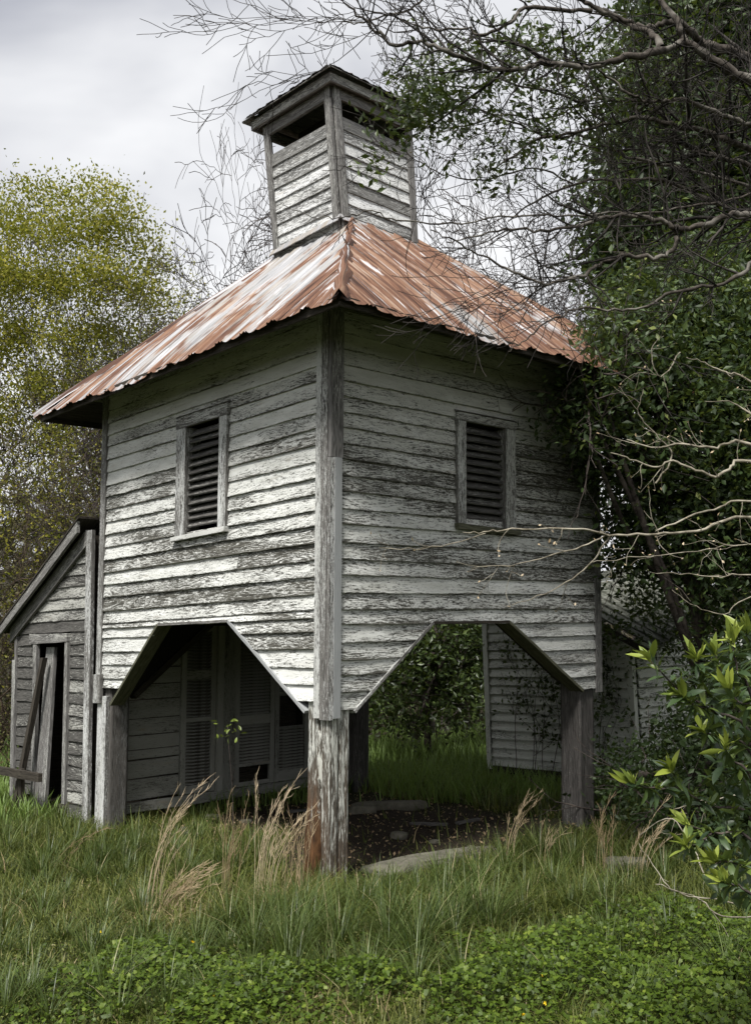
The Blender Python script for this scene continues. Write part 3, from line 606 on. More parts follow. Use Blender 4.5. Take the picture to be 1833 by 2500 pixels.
# flashing around the cupola foot
for face in 'LR':
    n = CF(face, 0, 0, 5)[1]; A, B = CF(face, -.03, .07, 5.125)[0], CF(face, 1.03, .07, 5.095)[0]; C, D_ = CF(face, 1.03, .022, 5.165)[0], CF(face, -.03, .022, 5.195)[0]
    mb = MB(); mb.plank(A, B, C, D_, -n * .006 + va(0, 0, -.004), None, 12, .004, .003); mb.build('flashing', M_TIN, cup)

# ---- louvred doors and boards closing the hidden left side
XW = -W + .02
def PI(y, off, z): return va(XW + off, y, z)
def ivert(y0, y1, z0, z1, off, mat, name, col=(.5, .5, 0, 1), par=None):
    mb = MB(); mb.plank(PI(y0, off, z0), PI(y0, off, z1), PI(y1, off, z1), PI(y1, off, z0), (-.03, 0, 0), None, 4, .001, .001); return mb.build(name, mat, par or tower, shear=True, color=col)
def ihor(y0, y1, z0, z1, off, mat, name, col=(.5, .5, 0, 1), par=None, dz=0.0, seg=4):
    mb = MB(); mb.plank(PI(y0, off, z0), PI(y1, off, z0 + dz), PI(y1, off, z1 + dz), PI(y0, off, z1), (-.025, 0, 0), None, seg, .003, .002); return mb.build(name, mat, par or tower, shear=True, color=col)
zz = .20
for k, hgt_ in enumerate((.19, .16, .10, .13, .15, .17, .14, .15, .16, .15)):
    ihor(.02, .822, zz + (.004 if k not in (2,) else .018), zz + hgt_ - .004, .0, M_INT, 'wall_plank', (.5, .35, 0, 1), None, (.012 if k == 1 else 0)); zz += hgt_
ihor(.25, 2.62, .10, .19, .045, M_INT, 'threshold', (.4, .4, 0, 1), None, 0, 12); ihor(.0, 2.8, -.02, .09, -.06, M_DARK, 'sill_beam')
ihor(.12, 2.85, -.05, .20, -.34, M_BLACK, 'dark_interior_panel'); ihor(.12, 2.95, .2, 1.8, -.42, M_BLACK, 'dark_interior_panel')  # black panels stand in for the darkness of the room behind the doors
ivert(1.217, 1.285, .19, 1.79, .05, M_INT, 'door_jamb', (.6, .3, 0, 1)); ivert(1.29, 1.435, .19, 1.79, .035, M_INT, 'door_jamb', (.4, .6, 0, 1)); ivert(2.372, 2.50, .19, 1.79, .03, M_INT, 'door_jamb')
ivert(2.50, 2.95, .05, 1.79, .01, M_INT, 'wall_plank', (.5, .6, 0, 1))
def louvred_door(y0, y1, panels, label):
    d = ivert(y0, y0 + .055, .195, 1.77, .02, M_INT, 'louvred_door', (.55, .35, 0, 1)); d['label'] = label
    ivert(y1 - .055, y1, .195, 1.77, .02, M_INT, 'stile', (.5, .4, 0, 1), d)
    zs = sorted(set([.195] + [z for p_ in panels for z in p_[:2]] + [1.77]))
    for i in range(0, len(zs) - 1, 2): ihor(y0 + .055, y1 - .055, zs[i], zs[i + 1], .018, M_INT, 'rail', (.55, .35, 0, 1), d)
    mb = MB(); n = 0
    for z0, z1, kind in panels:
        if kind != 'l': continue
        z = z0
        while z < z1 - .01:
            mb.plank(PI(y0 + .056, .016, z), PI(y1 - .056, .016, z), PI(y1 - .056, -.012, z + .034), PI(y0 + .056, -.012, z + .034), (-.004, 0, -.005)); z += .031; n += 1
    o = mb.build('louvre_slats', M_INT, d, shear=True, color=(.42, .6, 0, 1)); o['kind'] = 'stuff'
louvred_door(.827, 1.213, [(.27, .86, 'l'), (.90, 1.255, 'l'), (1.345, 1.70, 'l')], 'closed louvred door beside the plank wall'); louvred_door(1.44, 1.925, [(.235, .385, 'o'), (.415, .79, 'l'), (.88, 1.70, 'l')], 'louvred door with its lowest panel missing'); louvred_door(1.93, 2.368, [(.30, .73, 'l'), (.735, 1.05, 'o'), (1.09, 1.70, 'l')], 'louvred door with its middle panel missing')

# ------------------------------------------------------------------ the lean-to shed on the left
shed = thing('shed', (-4.2, 1.0, 0), 'small grey lean-to shed with empty doorway at the left of the tower', 'shed')
YS = .03
def PS(x, off, z): return va(x, YS - off, z)
def rake(x): return 2.70 + (x + 3.40) * .53
def sboard(x0, x1, z0, z1, col, x0t=None, tilt=0.0, mat=None, off=.02):
    mb = MB(); mb.plank(PS(x1, off, z0), PS(x0, off, z0 + tilt), PS(x0 if x0t is None else x0t, .006, z1 + .01 + tilt), PS(x1, .006, z1 + .01), (0, .014, 0), None, max(2, int((x1 - x0) / .15)), .004, .004)
    mb.build('clapboard', mat or M_SHED, shed, color=col)
z = 1.74
k = 0
while z < 2.62:
    xl = (z - 2.70) / .53 - 3.40 + .10; xl2 = (z + .105 - 2.70) / .53 - 3.40 + .10
    if xl2 < -3.46: sboard(max(xl, -4.93), -3.46, z, z + .105, (.62 + random.uniform(-.1, .15) if k else .4, .45, 0, 1), min(xl2, -3.50))
    z += .105; k += 1
z = .06
while z < 1.70:
    bad = z < .42
    sboard(-3.80, -3.46, z, z + .108, (.58 + random.uniform(-.12, .12), .42, 0, 1), None, random.uniform(-.012, .012) * (2 if bad else 1))
    if z > .12: sboard(-4.94, -4.52, z, z + .112, (.38 + random.uniform(-.1, .1), .55, 0, 1), None, random.uniform(-.02, .02) * (2 if z < .9 else .7))
    z += .112
def svert(x0, x1, z0, z1, off, mat, name, col=(.5, .5, 0, 1), dx=0.0, par=None):
    mb = MB(); mb.plank(PS(x1, off, z0), PS(x1 + dx, off, z1), PS(x0 + dx, off, z1), PS(x0, off, z0), (0, .035, 0), None, 8, .002, .002); return mb.build(name, mat, par or shed, color=col)
svert(-3.455, -3.345, .04, 2.66, .045, M_TRIM, 'corner_board', (.62, .35, 0, 1), .03); svert(-5.02, -4.94, .05, 1.48, .04, M_GREY, 'corner_board', (.9, .5, 0, 1)); svert(-4.99, -4.94, 1.44, 1.80, .03, M_GREY, 'corner_board')
dfr = svert(-4.52, -4.44, .1, 1.64, .045, M_GREY, 'door_frame', (.95, .5, 0, 1)); svert(-3.865, -3.80, .16, 1.64, .045, M_GREY, 'jamb', (.95, .5, 0, 1), .03, dfr)
mb = MB(); mb.plank(PS(-3.78, .05, 1.645), PS(-4.60, .05, 1.635), PS(-4.60, .05, 1.735), PS(-3.78, .05, 1.725), (0, .04, 0), None, 5, .003, .002); mb.build('header', M_GREY, dfr, color=(.95, .5, 0, 1))
# rake boards and roof
def rk(x, dz, off): return PS(x, off, rake(x) + dz)
mb = MB(); mb.plank(rk(-3.42, -.17, .05), rk(-5.06, -.17, .05), rk(-5.06, -.02, .05), rk(-3.42, -.02, .05), (0, .03, 0), None, 8, .002, .002); mb.build('rake_board', M_GREY, shed, color=(.9, .5, 0, 1))
mb = MB(); mb.plank(rk(-3.42, -.05, .14), rk(-5.22, -.06, .14), rk(-5.22, .05, .14), rk(-3.42, .07, .14), (0, .03, 0), None, 8, .002, .002); mb.build('barge_board', M_GREY, shed, color=(.9, .6, 0, 1))
for k in range(11):
    y0 = YS - .15 + k * .235
    mb = MB(); mb.plank((-3.38, y0, rake(-3.38) + .075), (-5.25, y0, rake(-5.25) + .055), (-5.25, y0 + .231, rake(-5.25) + .055), (-3.38, y0 + .231, rake(-3.38) + .075), (0, 0, -.02), None, 5, .002, .003); mb.build('roof_board', M_DARK, shed)
mb = MB(); mb.plank((-4.95, YS + .02, .05), (-4.95, 2.4, .05), (-4.95, 2.4, 1.75), (-4.95, YS + .02, 1.75), (.03, 0, 0)); mb.build('side_wall', M_DARK, shed)
mb = MB(); mb.plank((-3.42, 2.38, .05), (-4.92, 2.38, .05), (-4.92, 2.38, 1.72), (-3.42, 2.38, 2.6), (0, .03, 0)); mb.build('rear_wall', M_DARK, shed)
mb = MB(); mb.plank((-3.40, YS + .03, .02), (-3.40, 2.37, .02), (-3.40, 2.37, 2.62), (-3.40, YS + .03, 2.62), (-.03, 0, 0)); mb.build('side_wall', M_DARK, shed)
mb = MB(); mb.plank((-4.9, YS + .03, .10), (-3.44, YS + .03, .10), (-3.44, 2.35, .10), (-4.9, 2.35, .10), (0, 0, -.06)); mb.build('floor', M_DARK, shed)
# loose timber at the doorway
mb = MB(); mb.plank((-4.16, -.04, .0), (-4.20, .06, 1.60), (-4.38, .06, 1.60), (-4.40, -.04, .0), (0, .03, .0), None, 6, .002, .001)
tag(mb.build('leaning_plank', M_GREY, color=(.85, .4, 0, 1)), 'wide pale grey plank leaning upright inside the shed doorway', 'plank')
mb = MB(); mb.plank((-4.50, -.20, 0.0), (-4.22, -.05, 1.50), (-4.275, -.05, 1.50), (-4.57, -.20, .0), (0, .05, .0), None, 6, .003, .002)
tag(mb.build('leaning_pole', M_DARK, color=(.5, .5, 0, 1)), 'dark narrow pole leaning against the shed doorway frame', 'pole')
rail = MB(); rail.plank((-3.88, -.23, .375), (-6.4, -.36, .40), (-6.4, -.36, .475), (-3.88, -.23, .45), (0, .04, 0), None, 8, .004, .003)
rail = rail.build('fence_rail', M_DARK, color=(.5, .5, 0, 1)); tag(rail, 'dark horizontal rail on stakes crossing in front of the shed doorway', 'rail')
mb = MB(); mb.plank((-4.42, -.185, -.02), (-4.42, -.185, .45), (-4.36, -.185, .45), (-4.36, -.185, -.02), (0, .04, 0)); mb.build('stake', M_DARK, rail)
mb = MB(); mb.plank((-6.1, -.28, -.02), (-6.1, -.28, .5), (-6.03, -.28, .5), (-6.03, -.28, -.02), (0, .04, 0)); mb.build('stake', M_DARK, rail)

# ------------------------------------------------------------------ overgrown white outbuilding behind on the right
hb = thing('outbuilding', (-1.5, 5.5, 0), 'overgrown white clapboard outbuilding with sagging roof behind the tower', 'building')
BX0, BX1, BY0, BY1 = -2.66, -.68, 4.62, 6.9
def rz(x, y): return 1.95 if x < -1.35 else 1.95 - (x + 1.35) * .50
for k in range(18):
    z = .14 + k * .10
    xr = BX1 if z < 1.50 else max(-1.35, BX1 - (z - 1.50) / .5)
    if z < 1.85:
        mb = MB(); mb.plank((xr - .037, BY0 - .034, z), (BX0 + .04, BY0 - .034, z), (BX0 + .04, BY0 - .004, z + .108), (xr - .04, BY0 - .004, z + .108), (0, .012, 0), None, 7, .003, .003); mb.build('clapboard', M_BACK, hb, color=(.62, .45, 0, 1))
    if z < 1.5:
        mb = MB(); mb.plank((BX1 + .034, BY0 + .05, z), (BX1 + .034, BY1, z - .02), (BX1 + .004, BY1, z + .088), (BX1 + .004, BY0 + .05, z + .108), (-.012, 0, 0), None, 6, .004, .004); mb.build('clapboard', M_BACK, hb, color=(.5, .65, 0, 1))
for x, y, h_ in ((BX1 - .02, BY0, 1.50), (BX0 + .03, BY0, 1.88)):
    mb = MB(); mb.plank((x + .035, y - .044, .1), (x + .035, y - .044, h_), (x - .035, y - .044, h_), (x - .035, y - .044, .1), (0, .06, 0), None, 3, .002, .001); mb.build('corner_board', M_BACK, hb, color=(.7, .4, 0, 1))
mb = MB(); mb.plank((BX0 + .01, BY0 + .02, .06), (BX1 - .02, BY0 + .02, .06), (BX1 - .02, BY0 + .02, 1.50), (BX0 + .01, BY0 + .02, 1.85), (0, .03, 0)); mb.plank((BX1 - .02, BY0 + .05, .06), (BX1 - .02, BY1, .06), (BX1 - .02, BY1, 1.48), (BX1 - .02, BY0 + .05, 1.48), (-.03, 0, 0))
mb.plank((BX0 + .02, BY0 + .05, .06), (BX0 + .02, BY1, .06), (BX0 + .02, BY1, 1.85), (BX0 + .02, BY0 + .05, 1.85), (.03, 0, 0)); mb.build('wall_frame', M_BLACK, hb)
mb = MB(); mb.plank((BX1 + .02, BY0 - .03, .04), (BX0 - .02, BY0 - .03, .04), (BX0 - .02, BY0 - .03, .135), (BX1 + .02, BY0 - .03, .135), (0, .04, 0), None, 5, .003, .002); mb.build('sill_board', M_DARK, hb)
for k in range(12):
    t0, t1 = k / 12, (k + 1) / 12
    def rp_(x, y, t): return va(x, y, (1.92 if x < -1.3 else 1.92 - (x + 1.3) * .50) + t * .42 - .06 * math.sin(x * 2))
    y0, y1 = 4.42 + t0 * 1.5, 4.42 + t1 * 1.5 + .04
    mb = MB()
    for (xa, xb) in ((-2.85, -1.3), (-1.3, -.28)):
        mb.plank(rp_(xb, y0, t0) + va(0, 0, .02), rp_(xa, y0, t0) + va(0, 0, .02), rp_(xa, y1, t1), rp_(xb, y1, t1), (0, 0, -.02), None, 10, .004, .006)
    mb.build('shingle_course', M_SHING, hb)
mb = MB(); mb.plank(va(-.28, 4.40, 1.33), va(-1.3, 4.40, 1.84), va(-1.3, 4.40, 1.91), va(-.28, 4.40, 1.40), (0, .03, 0), None, 5, .003, .002); mb.build('fascia', M_DARK, hb)

# ------------------------------------------------------------------ branching and leaves
class Tubes:
    def __init__(s): s.V = []; s.F = []; s.n = 0; s.tips = []
    def add(s, pts, rad, k=5):
        pts = np.asarray(pts, float); rad = np.asarray(rad, float); m_ = len(pts)
        if m_ < 2: return
        d = np.gradient(pts, axis=0); d /= np.linalg.norm(d, axis=1)[:, None] + 1e-9
        ref = va(0, 0, 1) if abs(d[0, 2]) < .9 else va(1, 0, 0)
        a = np.cross(d, ref); a /= np.linalg.norm(a, axis=1)[:, None] + 1e-9; b = np.cross(d, a)
        th = np.arange(k) * 2 * math.pi / k
        ring = pts[:, None] + rad[:, None, None] * (a[:, None] * np.cos(th)[None, :, None] + b[:, None] * np.sin(th)[None, :, None])
        s.V.append(ring.reshape(-1, 3)); i = np.arange(m_ * k).reshape(m_, k) + s.n; j = np.roll(i, -1, axis=1)
        s.F.append(np.stack([i[:-1], j[:-1], j[1:], i[1:]], -1).reshape(-1, 4)); s.n += m_ * k
    def build(s, name, mat, parent=None, smooth=True):
        return fast_mesh(name, np.concatenate(s.V), np.concatenate(s.F), mat, parent, smooth=smooth)
def smoothline(P, n=4, wob=0.0):
    P = np.asarray(P, float); out_ = []
    for i in range(len(P) - 1):
        p0 = P[max(i - 1, 0)]; p1 = P[i]; p2 = P[i + 1]; p3 = P[min(i + 2, len(P) - 1)]
        for k in range(n):
            t = k / n; out_.append(.5 * ((2 * p1) + (-p0 + p2) * t + (2 * p0 - 5 * p1 + 4 * p2 - p3) * t * t + (-p0 + 3 * p1 - 3 * p2 + p3) * t ** 3))
    out_.append(P[-1]); out_ = np.array(out_)
    if wob: out_[1:-1] += RNG.normal(0, wob, out_[1:-1].shape)
    return out_
def grow(T, p, d, ln, r, lev, prm, k=4):
    """prm: dict(kids, ang, ratio, wig, trop, minr)"""
    n = 5 if lev > 0 else 3
    pts = [np.array(p, float)]; d = np.array(d, float); d /= np.linalg.norm(d)
    for i in range(n):
        d = d + RNG.normal(0, prm['wig'], 3) + np.array(prm['trop']); d /= np.linalg.norm(d); pts.append(pts[-1] + d * ln / n)
    rad = np.linspace(r, max(r * prm.get('taper', .45), prm['minr']), n + 1)
    T.add(pts, rad, k if r > .006 else 3)
    if lev <= 0: T.tips.append((pts[-1], d)); T.tips.append((pts[-2], d)); return
    kids = prm['kids']; kids = kids if isinstance(kids, int) else kids[min(lev, len(kids) - 1)]
    for c in range(kids):
        t = RNG.uniform(.25, 1.0) if c else 1.0
        i = min(int(t * n), n - 1); f = t * n - i; q = pts[i] * (1 - f) + pts[i + 1] * f
        ax = RNG.normal(0, 1, 3); ax -= (ax @ d) * d; ax /= np.linalg.norm(ax); an = math.radians(RNG.uniform(*prm['ang'])) * (1 if c else .35)
        nd = d * math.cos(an) + ax * math.sin(an); rr = max(lerp(r, r * .5, t) * RNG.uniform(.45, .7), prm['minr'])
        grow(T, q, nd, ln * RNG.uniform(*prm['ratio']), rr, lev - 1, prm, k)
def twigs_along(T, line, rad, dens, ln, r, lev, prm, tmin=.15, tmax=1.0):
    line = np.asarray(line); seg = np.linalg.norm(np.diff(line, axis=0), axis=1); tot = seg.sum(); cnt = RNG.poisson(tot * dens)
    cs = np.concatenate([[0], np.cumsum(seg)])
    for _ in range(cnt):
        s_ = RNG.uniform(tmin, tmax) * tot; i = min(np.searchsorted(cs, s_) - 1, len(seg) - 1); f = (s_ - cs[i]) / seg[i]; p = lerp(line[i], line[i + 1], f); d = (line[i + 1] - line[i]) / seg[i]
        ax = RNG.normal(0, 1, 3); ax -= (ax @ d) * d; ax /= np.linalg.norm(ax); an = math.radians(RNG.uniform(25, 80)); rl = float(np.interp(s_, cs, rad))
        grow(T, p, d * math.cos(an) + ax * math.sin(an), ln * RNG.uniform(.4, 1.1), min(r, rl * .7), lev, prm)
def leaves(P, size, aspect=.45, up=.3, out_dir=None, fold=.25, jitter=.35, tdist=(0, 1), droop=0.0):
    """one folded leaf (two triangles) at each of the points P"""
    P = np.asarray(P, float); n = len(P); sz = size * RNG.uniform(.6, 1.25, n)
    d = RNG.normal(0, 1, (n, 3))
    if out_dir is not None: d = d * jitter + np.asarray(out_dir)
    d[:, 2] += up - droop; d /= np.linalg.norm(d, axis=1)[:, None]
    a = np.cross(d, RNG.normal(0, 1, (n, 3))); a /= np.linalg.norm(a, axis=1)[:, None]; nn_ = np.cross(a, d)
    h = sz[:, None]; w = h * aspect * .5
    mid = P + d * h * .45
    V = np.stack([P, mid + a * w - nn_ * w * fold * -1, P + d * h - nn_ * h * .06, mid - a * w + nn_ * w * fold], 1).reshape(-1, 3)
    i = np.arange(n)[:, None] * 4; F = np.concatenate([i + [0, 1, 2], i + [0, 2, 3]], 1).reshape(-1, 3)
    t = RNG.uniform(tdist[0], tdist[1], n); return V, F, np.repeat(t, 4)
def blob_points(blobs, dens, shell=.55, clump=9, cs=.13):
    out_ = []
    for (c, r) in blobs:
        c = np.array(c, float); r = np.array(r if np.ndim(r) else (r, r, r), float); vol = (r[0] * r[1] * r[2])
        m_ = max(6, int(dens * vol ** .75)); dd = RNG.normal(0, 1, (m_, 3)); dd /= np.linalg.norm(dd, axis=1)[:, None]
        rr = RNG.uniform(shell, 1.05, m_)[:, None] ** .8; cc = c + dd * rr * r
        cc += RNG.normal(0, .05, cc.shape)
        q = cc[:, None] + RNG.normal(0, cs, (m_, clump, 3)) * np.array([1, 1, .7]); out_.append(q.reshape(-1, 3))
    return np.concatenate(out_)
def px_blobs(lst): return [(at(x, y, t), r) for (x, y, t, r) in lst]

# ------------------------------------------------------------------ big bare-limbed tree reaching in from the right
T = Tubes(); TW = Tubes(); trunk_pos = at(2260, 1200, 5.6); trunk_pos[2] = 0
tree1 = thing('tree', trunk_pos, 'large spreading tree reaching twisted bare limbs in from the right over the tower', 'tree')
limbs = [  # (points as sight-line x, y, distance), start radius, end radius
 ([(1900, 240, 5.5), (1833, 198, 5.5), (1744, 148, 5.5), (1673, 99, 5.5), (1655, 60, 5.5), (1610, -10, 5.6)], .055, .022),
 ([(1673, 102, 5.5), (1617, 120, 5.4), (1560, 134, 5.3), (1497, 145, 5.3), (1433, 162, 5.3), (1320, 155, 5.3), (1250, 173, 5.3), (1172, 156, 5.3), (1092, 124, 5.2), (1016, 102, 5.2), (962, 109, 5.2), (918, 73, 5.2), (871, 33, 5.2), (827, -5, 5.2)], .033, .009),
 ([(1930, 165, 5.8), (1833, 141, 5.8), (1762, 120, 5.7), (1709, 95, 5.7), (1666, 60, 5.6), (1631, 53, 5.6), (1585, 63, 5.6), (1539, 53, 5.6), (1470, 20, 5.6)], .05, .018),
 ([(1616, 116, 5.4), (1596, 85, 5.5), (1539, 60, 5.6), (1475, 28, 5.6), (1430, 5, 5.6), (1390, -20, 5.6)], .03, .02),
 ([(1444, 25, 5.6), (1356, 23, 5.5), (1278, 21, 5.4), (1245, 54, 5.3), (1172, 84, 5.3), (1140, 70, 5.3), (1080, 72, 5.3), (1020, 62, 5.3), (950, 30, 5.3)], .02, .006),
 ([(1960, 400, 6.0), (1833, 363, 6.0), (1779, 342, 5.9), (1709, 318, 5.9), (1656, 307, 5.8), (1603, 293, 5.8), (1557, 289, 5.8), (1470, 305, 5.8), (1400, 322, 5.8), (1313, 339, 5.8), (1250, 381, 5.7), (1190, 420, 5.7)], .036, .008),
 ([(1940, 350, 5.7), (1833, 303, 5.7), (1762, 279, 5.7), (1673, 243, 5.6), (1631, 247, 5.6), (1578, 247, 5.6), (1550, 233, 5.5), (1497, 198, 5.5), (1460, 170, 5.4)], .024, .010),
 ([(1960, 450, 6.2), (1833, 406, 6.2), (1762, 385, 6.1), (1709, 367, 6.1), (1656, 346, 6.0), (1638, 310, 6.0), (1603, 265, 6.0), (1557, 247, 5.9), (1469, 240, 5.9), (1419, 247, 5.9), (1356, 226, 5.8), (1250, 201, 5.8), (1180, 175, 5.8)], .030, .009),
 ([(1900, 480, 6.4), (1833, 455, 6.4), (1700, 420, 6.4), (1550, 388, 6.3), (1497, 367, 6.2), (1426, 332, 6.2), (1330, 330, 6.1), (1230, 290, 6.0), (1130, 265, 6.0), (1020, 300, 6.0), (960, 290, 6.0)], .022, .006),
 ([(1950, 540, 5.4), (1833, 524, 5.4), (1779, 524, 5.4), (1709, 552, 5.4), (1649, 556, 5.4), (1613, 538, 5.4), (1518, 524, 5.4), (1426, 545, 5.4), (1338, 563, 5.4), (1250, 556, 5.4), (1160, 575, 5.4), (1090, 590, 5.4)], .034, .006),
 ([(1649, 559, 5.4), (1645, 602, 5.4), (1603, 630, 5.4), (1532, 623, 5.4), (1462, 644, 5.4), (1426, 669, 5.3), (1338, 690, 5.3), (1250, 662, 5.3), (1180, 625, 5.3), (1110, 590, 5.2), (1050, 560, 5.2)], .022, .006),
 ([(1900, 600, 5.0), (1833, 645, 5.0), (1762, 693, 5.0), (1638, 711, 5.0), (1585, 746, 5.0), (1497, 757, 5.0), (1409, 753, 5.0), (1320, 796, 4.9), (1285, 831, 4.9), (1240, 858, 4.9)], .020, .004),
 ([(1930, 540, 6.0), (1800, 520, 6.0), (1762, 500, 6.0), (1673, 462, 6.0), (1603, 437, 5.9), (1497, 441, 5.9), (1419, 441, 5.8), (1303, 494, 5.7), (1240, 540, 5.7)], .026, .008),
 ([(1960, 450, 5.6), (1833, 475, 5.6), (1709, 503, 5.6), (1550, 520, 5.5), (1391, 524, 5.4), (1250, 526, 5.3), (1100, 545, 5.2), (972, 539, 5.1), (907, 512, 5.1), (850, 528, 5.1), (809, 532, 5.1), (761, 530, 5.1), (692, 499, 5.1)], .013, .003),
 ([(1344, 60, 5.9), (1290, 140, 5.9), (1200, 200, 5.9), (1100, 210, 5.9), (1010, 180, 5.9), (950, 200, 5.9)], .012, .004),
 ([(1420, 250, 6.2), (1330, 290, 6.2), (1220, 280, 6.1), (1130, 310, 6.0), (1030, 305, 6.0), (970, 280, 5.9)], .011, .004),
 ([(1400, 450, 6.1), (1300, 410, 6.1), (1180, 440, 6.0), (1080, 425, 6.0), (1000, 380, 6.0), (950, 330, 5.9)], .010, .004),
 ([(1050, -20, 5.4), (1000, 20, 5.4), (930, 40, 5.4), (880, 55, 5.4), (850, 50, 5.4), (815, 20, 5.4), (800, -8, 5.4)], .010, .003)]
PRM = dict(kids=(2, 3, 3, 3), ang=(25, 65), ratio=(.5, .8), wig=.15, trop=(0, 0, .03), minr=.0019, taper=.42)
dens = {0: 0, 1: 9, 2: 3}
hub_lo, hub_hi = at(2260, 1200, 5.6), at(2230, 250, 5.9)
for i, (pts, r0, r1) in enumerate(limbs):
    P3 = [at(x, y, t) for x, y, t in pts]
    if pts[0][0] > 1870:
        y0 = pts[0][1]; P3 = [lerp(hub_hi, hub_lo, max(0, (y0 + 250 - 250) / 950))] + P3
    ln_ = smoothline(P3, 5, .005); rad = np.linspace(r0 * .62, r1 * .55, len(ln_)) * (1 + .10 * RNG.normal(0, 1, len(ln_))); T.add(ln_, rad, 8)
    twigs_along(TW, ln_, rad, 7 if i not in (11, 13) else 3, .34, .007, 2, PRM, .25, .90)
    if len(pts) > 6 and i not in (11, 13): twigs_along(TW, ln_, rad, 2.6, .60, .011, 3, PRM, .25, .74)
grow_t = smoothline([va(hub_lo[0], hub_lo[1], -.1), va(hub_lo[0] + .05, hub_lo[1], 1.2), hub_lo, lerp(hub_lo, hub_hi, .5), hub_hi, hub_hi + va(.2, .1, 1.2)], 6)
T.add(grow_t, np.linspace(.16, .07, len(grow_t)), 12)
T.build('trunk', M_BARK, tree1); TW.build('twigs', M_TWIGK, tree1)
# leafy growth among the limbs
def px_cloud(regs, per):
    o_ = []
    for x0, y0, x1, y1, t0, t1, n in regs:
        c = np.stack([at(RNG.normal((x0 + x1) / 2, (x1 - x0) / 3.4), RNG.normal((y0 + y1) / 2, (y1 - y0) / 3.4), RNG.uniform(t0, t1)) for _ in range(n)])
        q = c[:, None] + RNG.normal(0, .035, (n, per, 3)); o_.append(q.reshape(-1, 3))
    return np.concatenate(o_)
LP = px_cloud([(960, 120, 1180, 330, 5.3, 5.9, 130), (930, 200, 1080, 330, 5.3, 5.8, 60), (1150, 60, 1420, 220, 5.3, 6.0, 85), (1120, 200, 1420, 420, 5.5, 6.2, 60), (1300, 60, 1560, 260, 5.5, 6.2, 70), (1480, 60, 1700, 300, 5.7, 6.3, 60), (1350, 180, 1520, 420, 5.8, 6.3, 50), (1170, 330, 1300, 470, 5.6, 6.0, 20), (880, 340, 960, 470, 5.2, 5.5, 9)], 7)
V, F, t_ = leaves(LP, .050, .42, .25, None, .3, tdist=(.0, .85)); fast_mesh('foliage', V, F, M_VINE, tree1, tint=t_)
# thin pale whips lower down on the right, from a sapling beside the shrub
T2 = Tubes(); sp_pos = at(2150, 2000, 4.9); sp_pos[2] = 0
tree2 = thing('sapling', sp_pos, 'sapling with thin pale budding branches crossing the right wall', 'tree')
hub = at(2150, 1330, 4.9); PRP = dict(kids=(2, 2, 2), ang=(30, 60), ratio=(.4, .7), wig=.12, trop=(0, 0, .02), minr=.0011, taper=.4)
buds = []
for pts, r0, r1, dn in [([(1833, 1262, 4.6), (1700, 1297, 4.5), (1600, 1303, 4.4), (1485, 1305, 4.4), (1400, 1291, 4.3), (1250, 1292, 4.3), (1180, 1300, 4.3), (1130, 1300, 4.3)], .0085, .0022, 5),
   ([(1485, 1305, 4.4), (1420, 1335, 4.4), (1350, 1355, 4.4), (1270, 1376, 4.4), (1150, 1388, 4.4)], .0045, .0016, 5), ([(1488, 1308, 4.4), (1450, 1365, 4.4), (1380, 1425, 4.4), (1300, 1462, 4.4), (1250, 1478, 4.4)], .0045, .0016, 4),
   ([(1185, 1302, 4.3), (1110, 1327, 4.3), (1020, 1340, 4.3), (925, 1338, 4.3)], .003, .0015, 8), ([(1833, 1225, 4.7), (1760, 1238, 4.7), (1680, 1262, 4.6), (1600, 1296, 4.5)], .006, .004, 3),
   ([(1833, 1125, 5.0), (1780, 1147, 5.0), (1745, 1162, 5.0), (1700, 1148, 5.0), (1640, 1125, 5.0), (1600, 1140, 5), (1540, 1120, 5), (1490, 1105, 5)], .010, .003, 6), ([(1833, 1087, 5.1), (1780, 1080, 5.1), (1740, 1092, 5.1), (1650, 1083, 5.1), (1600, 1095, 5.1), (1530, 1073, 5.1)], .010, .003, 6),
   ([(1833, 1400, 4.9), (1760, 1408, 4.9), (1680, 1403, 4.9), (1590, 1398, 4.9)], .005, .0015, 2), ([(1833, 930, 5.3), (1770, 910, 5.3), (1720, 885, 5.3), (1675, 872, 5.3)], .007, .002, 5), ([(1833, 1010, 5.2), (1790, 985, 5.2), (1720, 980, 5.2)], .006, .002, 4), ([(1833, 1330, 4.8), (1700, 1345, 4.7), (1560, 1360, 4.6), (1440, 1375, 4.6)], .004, .0015, 4), ([(1833, 1460, 5), (1770, 1500, 5), (1700, 1480, 5), (1640, 1440, 5)], .004, .0015, 4), ([(1660, 860, 5.5), (1610, 920, 5.4), (1590, 850, 5.4), (1620, 820, 5.4)], .004, .0015, 6), ([(1600, 1180, 5.1), (1640, 1110, 5.1), (1600, 1060, 5.1), (1560, 1010, 5.1), (1570, 950, 5.1)], .005, .0015, 6)]:
    P3 = [at(x, y, t) for x, y, t in pts]
    if pts[0][0] > 1800: P3 = [hub + va(0, 0, (1300 - pts[0][1]) / 900.)] + P3
    ln_ = smoothline(P3, 5, .003); rad = np.linspace(r0, r1, len(ln_)); T2.add(ln_, rad, 6); twigs_along(T2, ln_, rad, dn, .13, .003, 1, PRP, .3)
ts = smoothline([va(hub[0], hub[1], -.1), va(hub[0], hub[1], .8), hub, hub + va(0, 0, 1.3)], 5); T2.add(ts, np.linspace(.05, .02, len(ts)), 8)
T2.build('stem', M_PALE, tree2)
BP = np.array([p for p, d in T2.tips][::2]); V, F, t_ = leaves(BP, .018, .5, .6, tdist=(.3, 1)); fast_mesh('buds', V, F, M_STRAW, tree2, tint=t_)['kind'] = 'stuff'

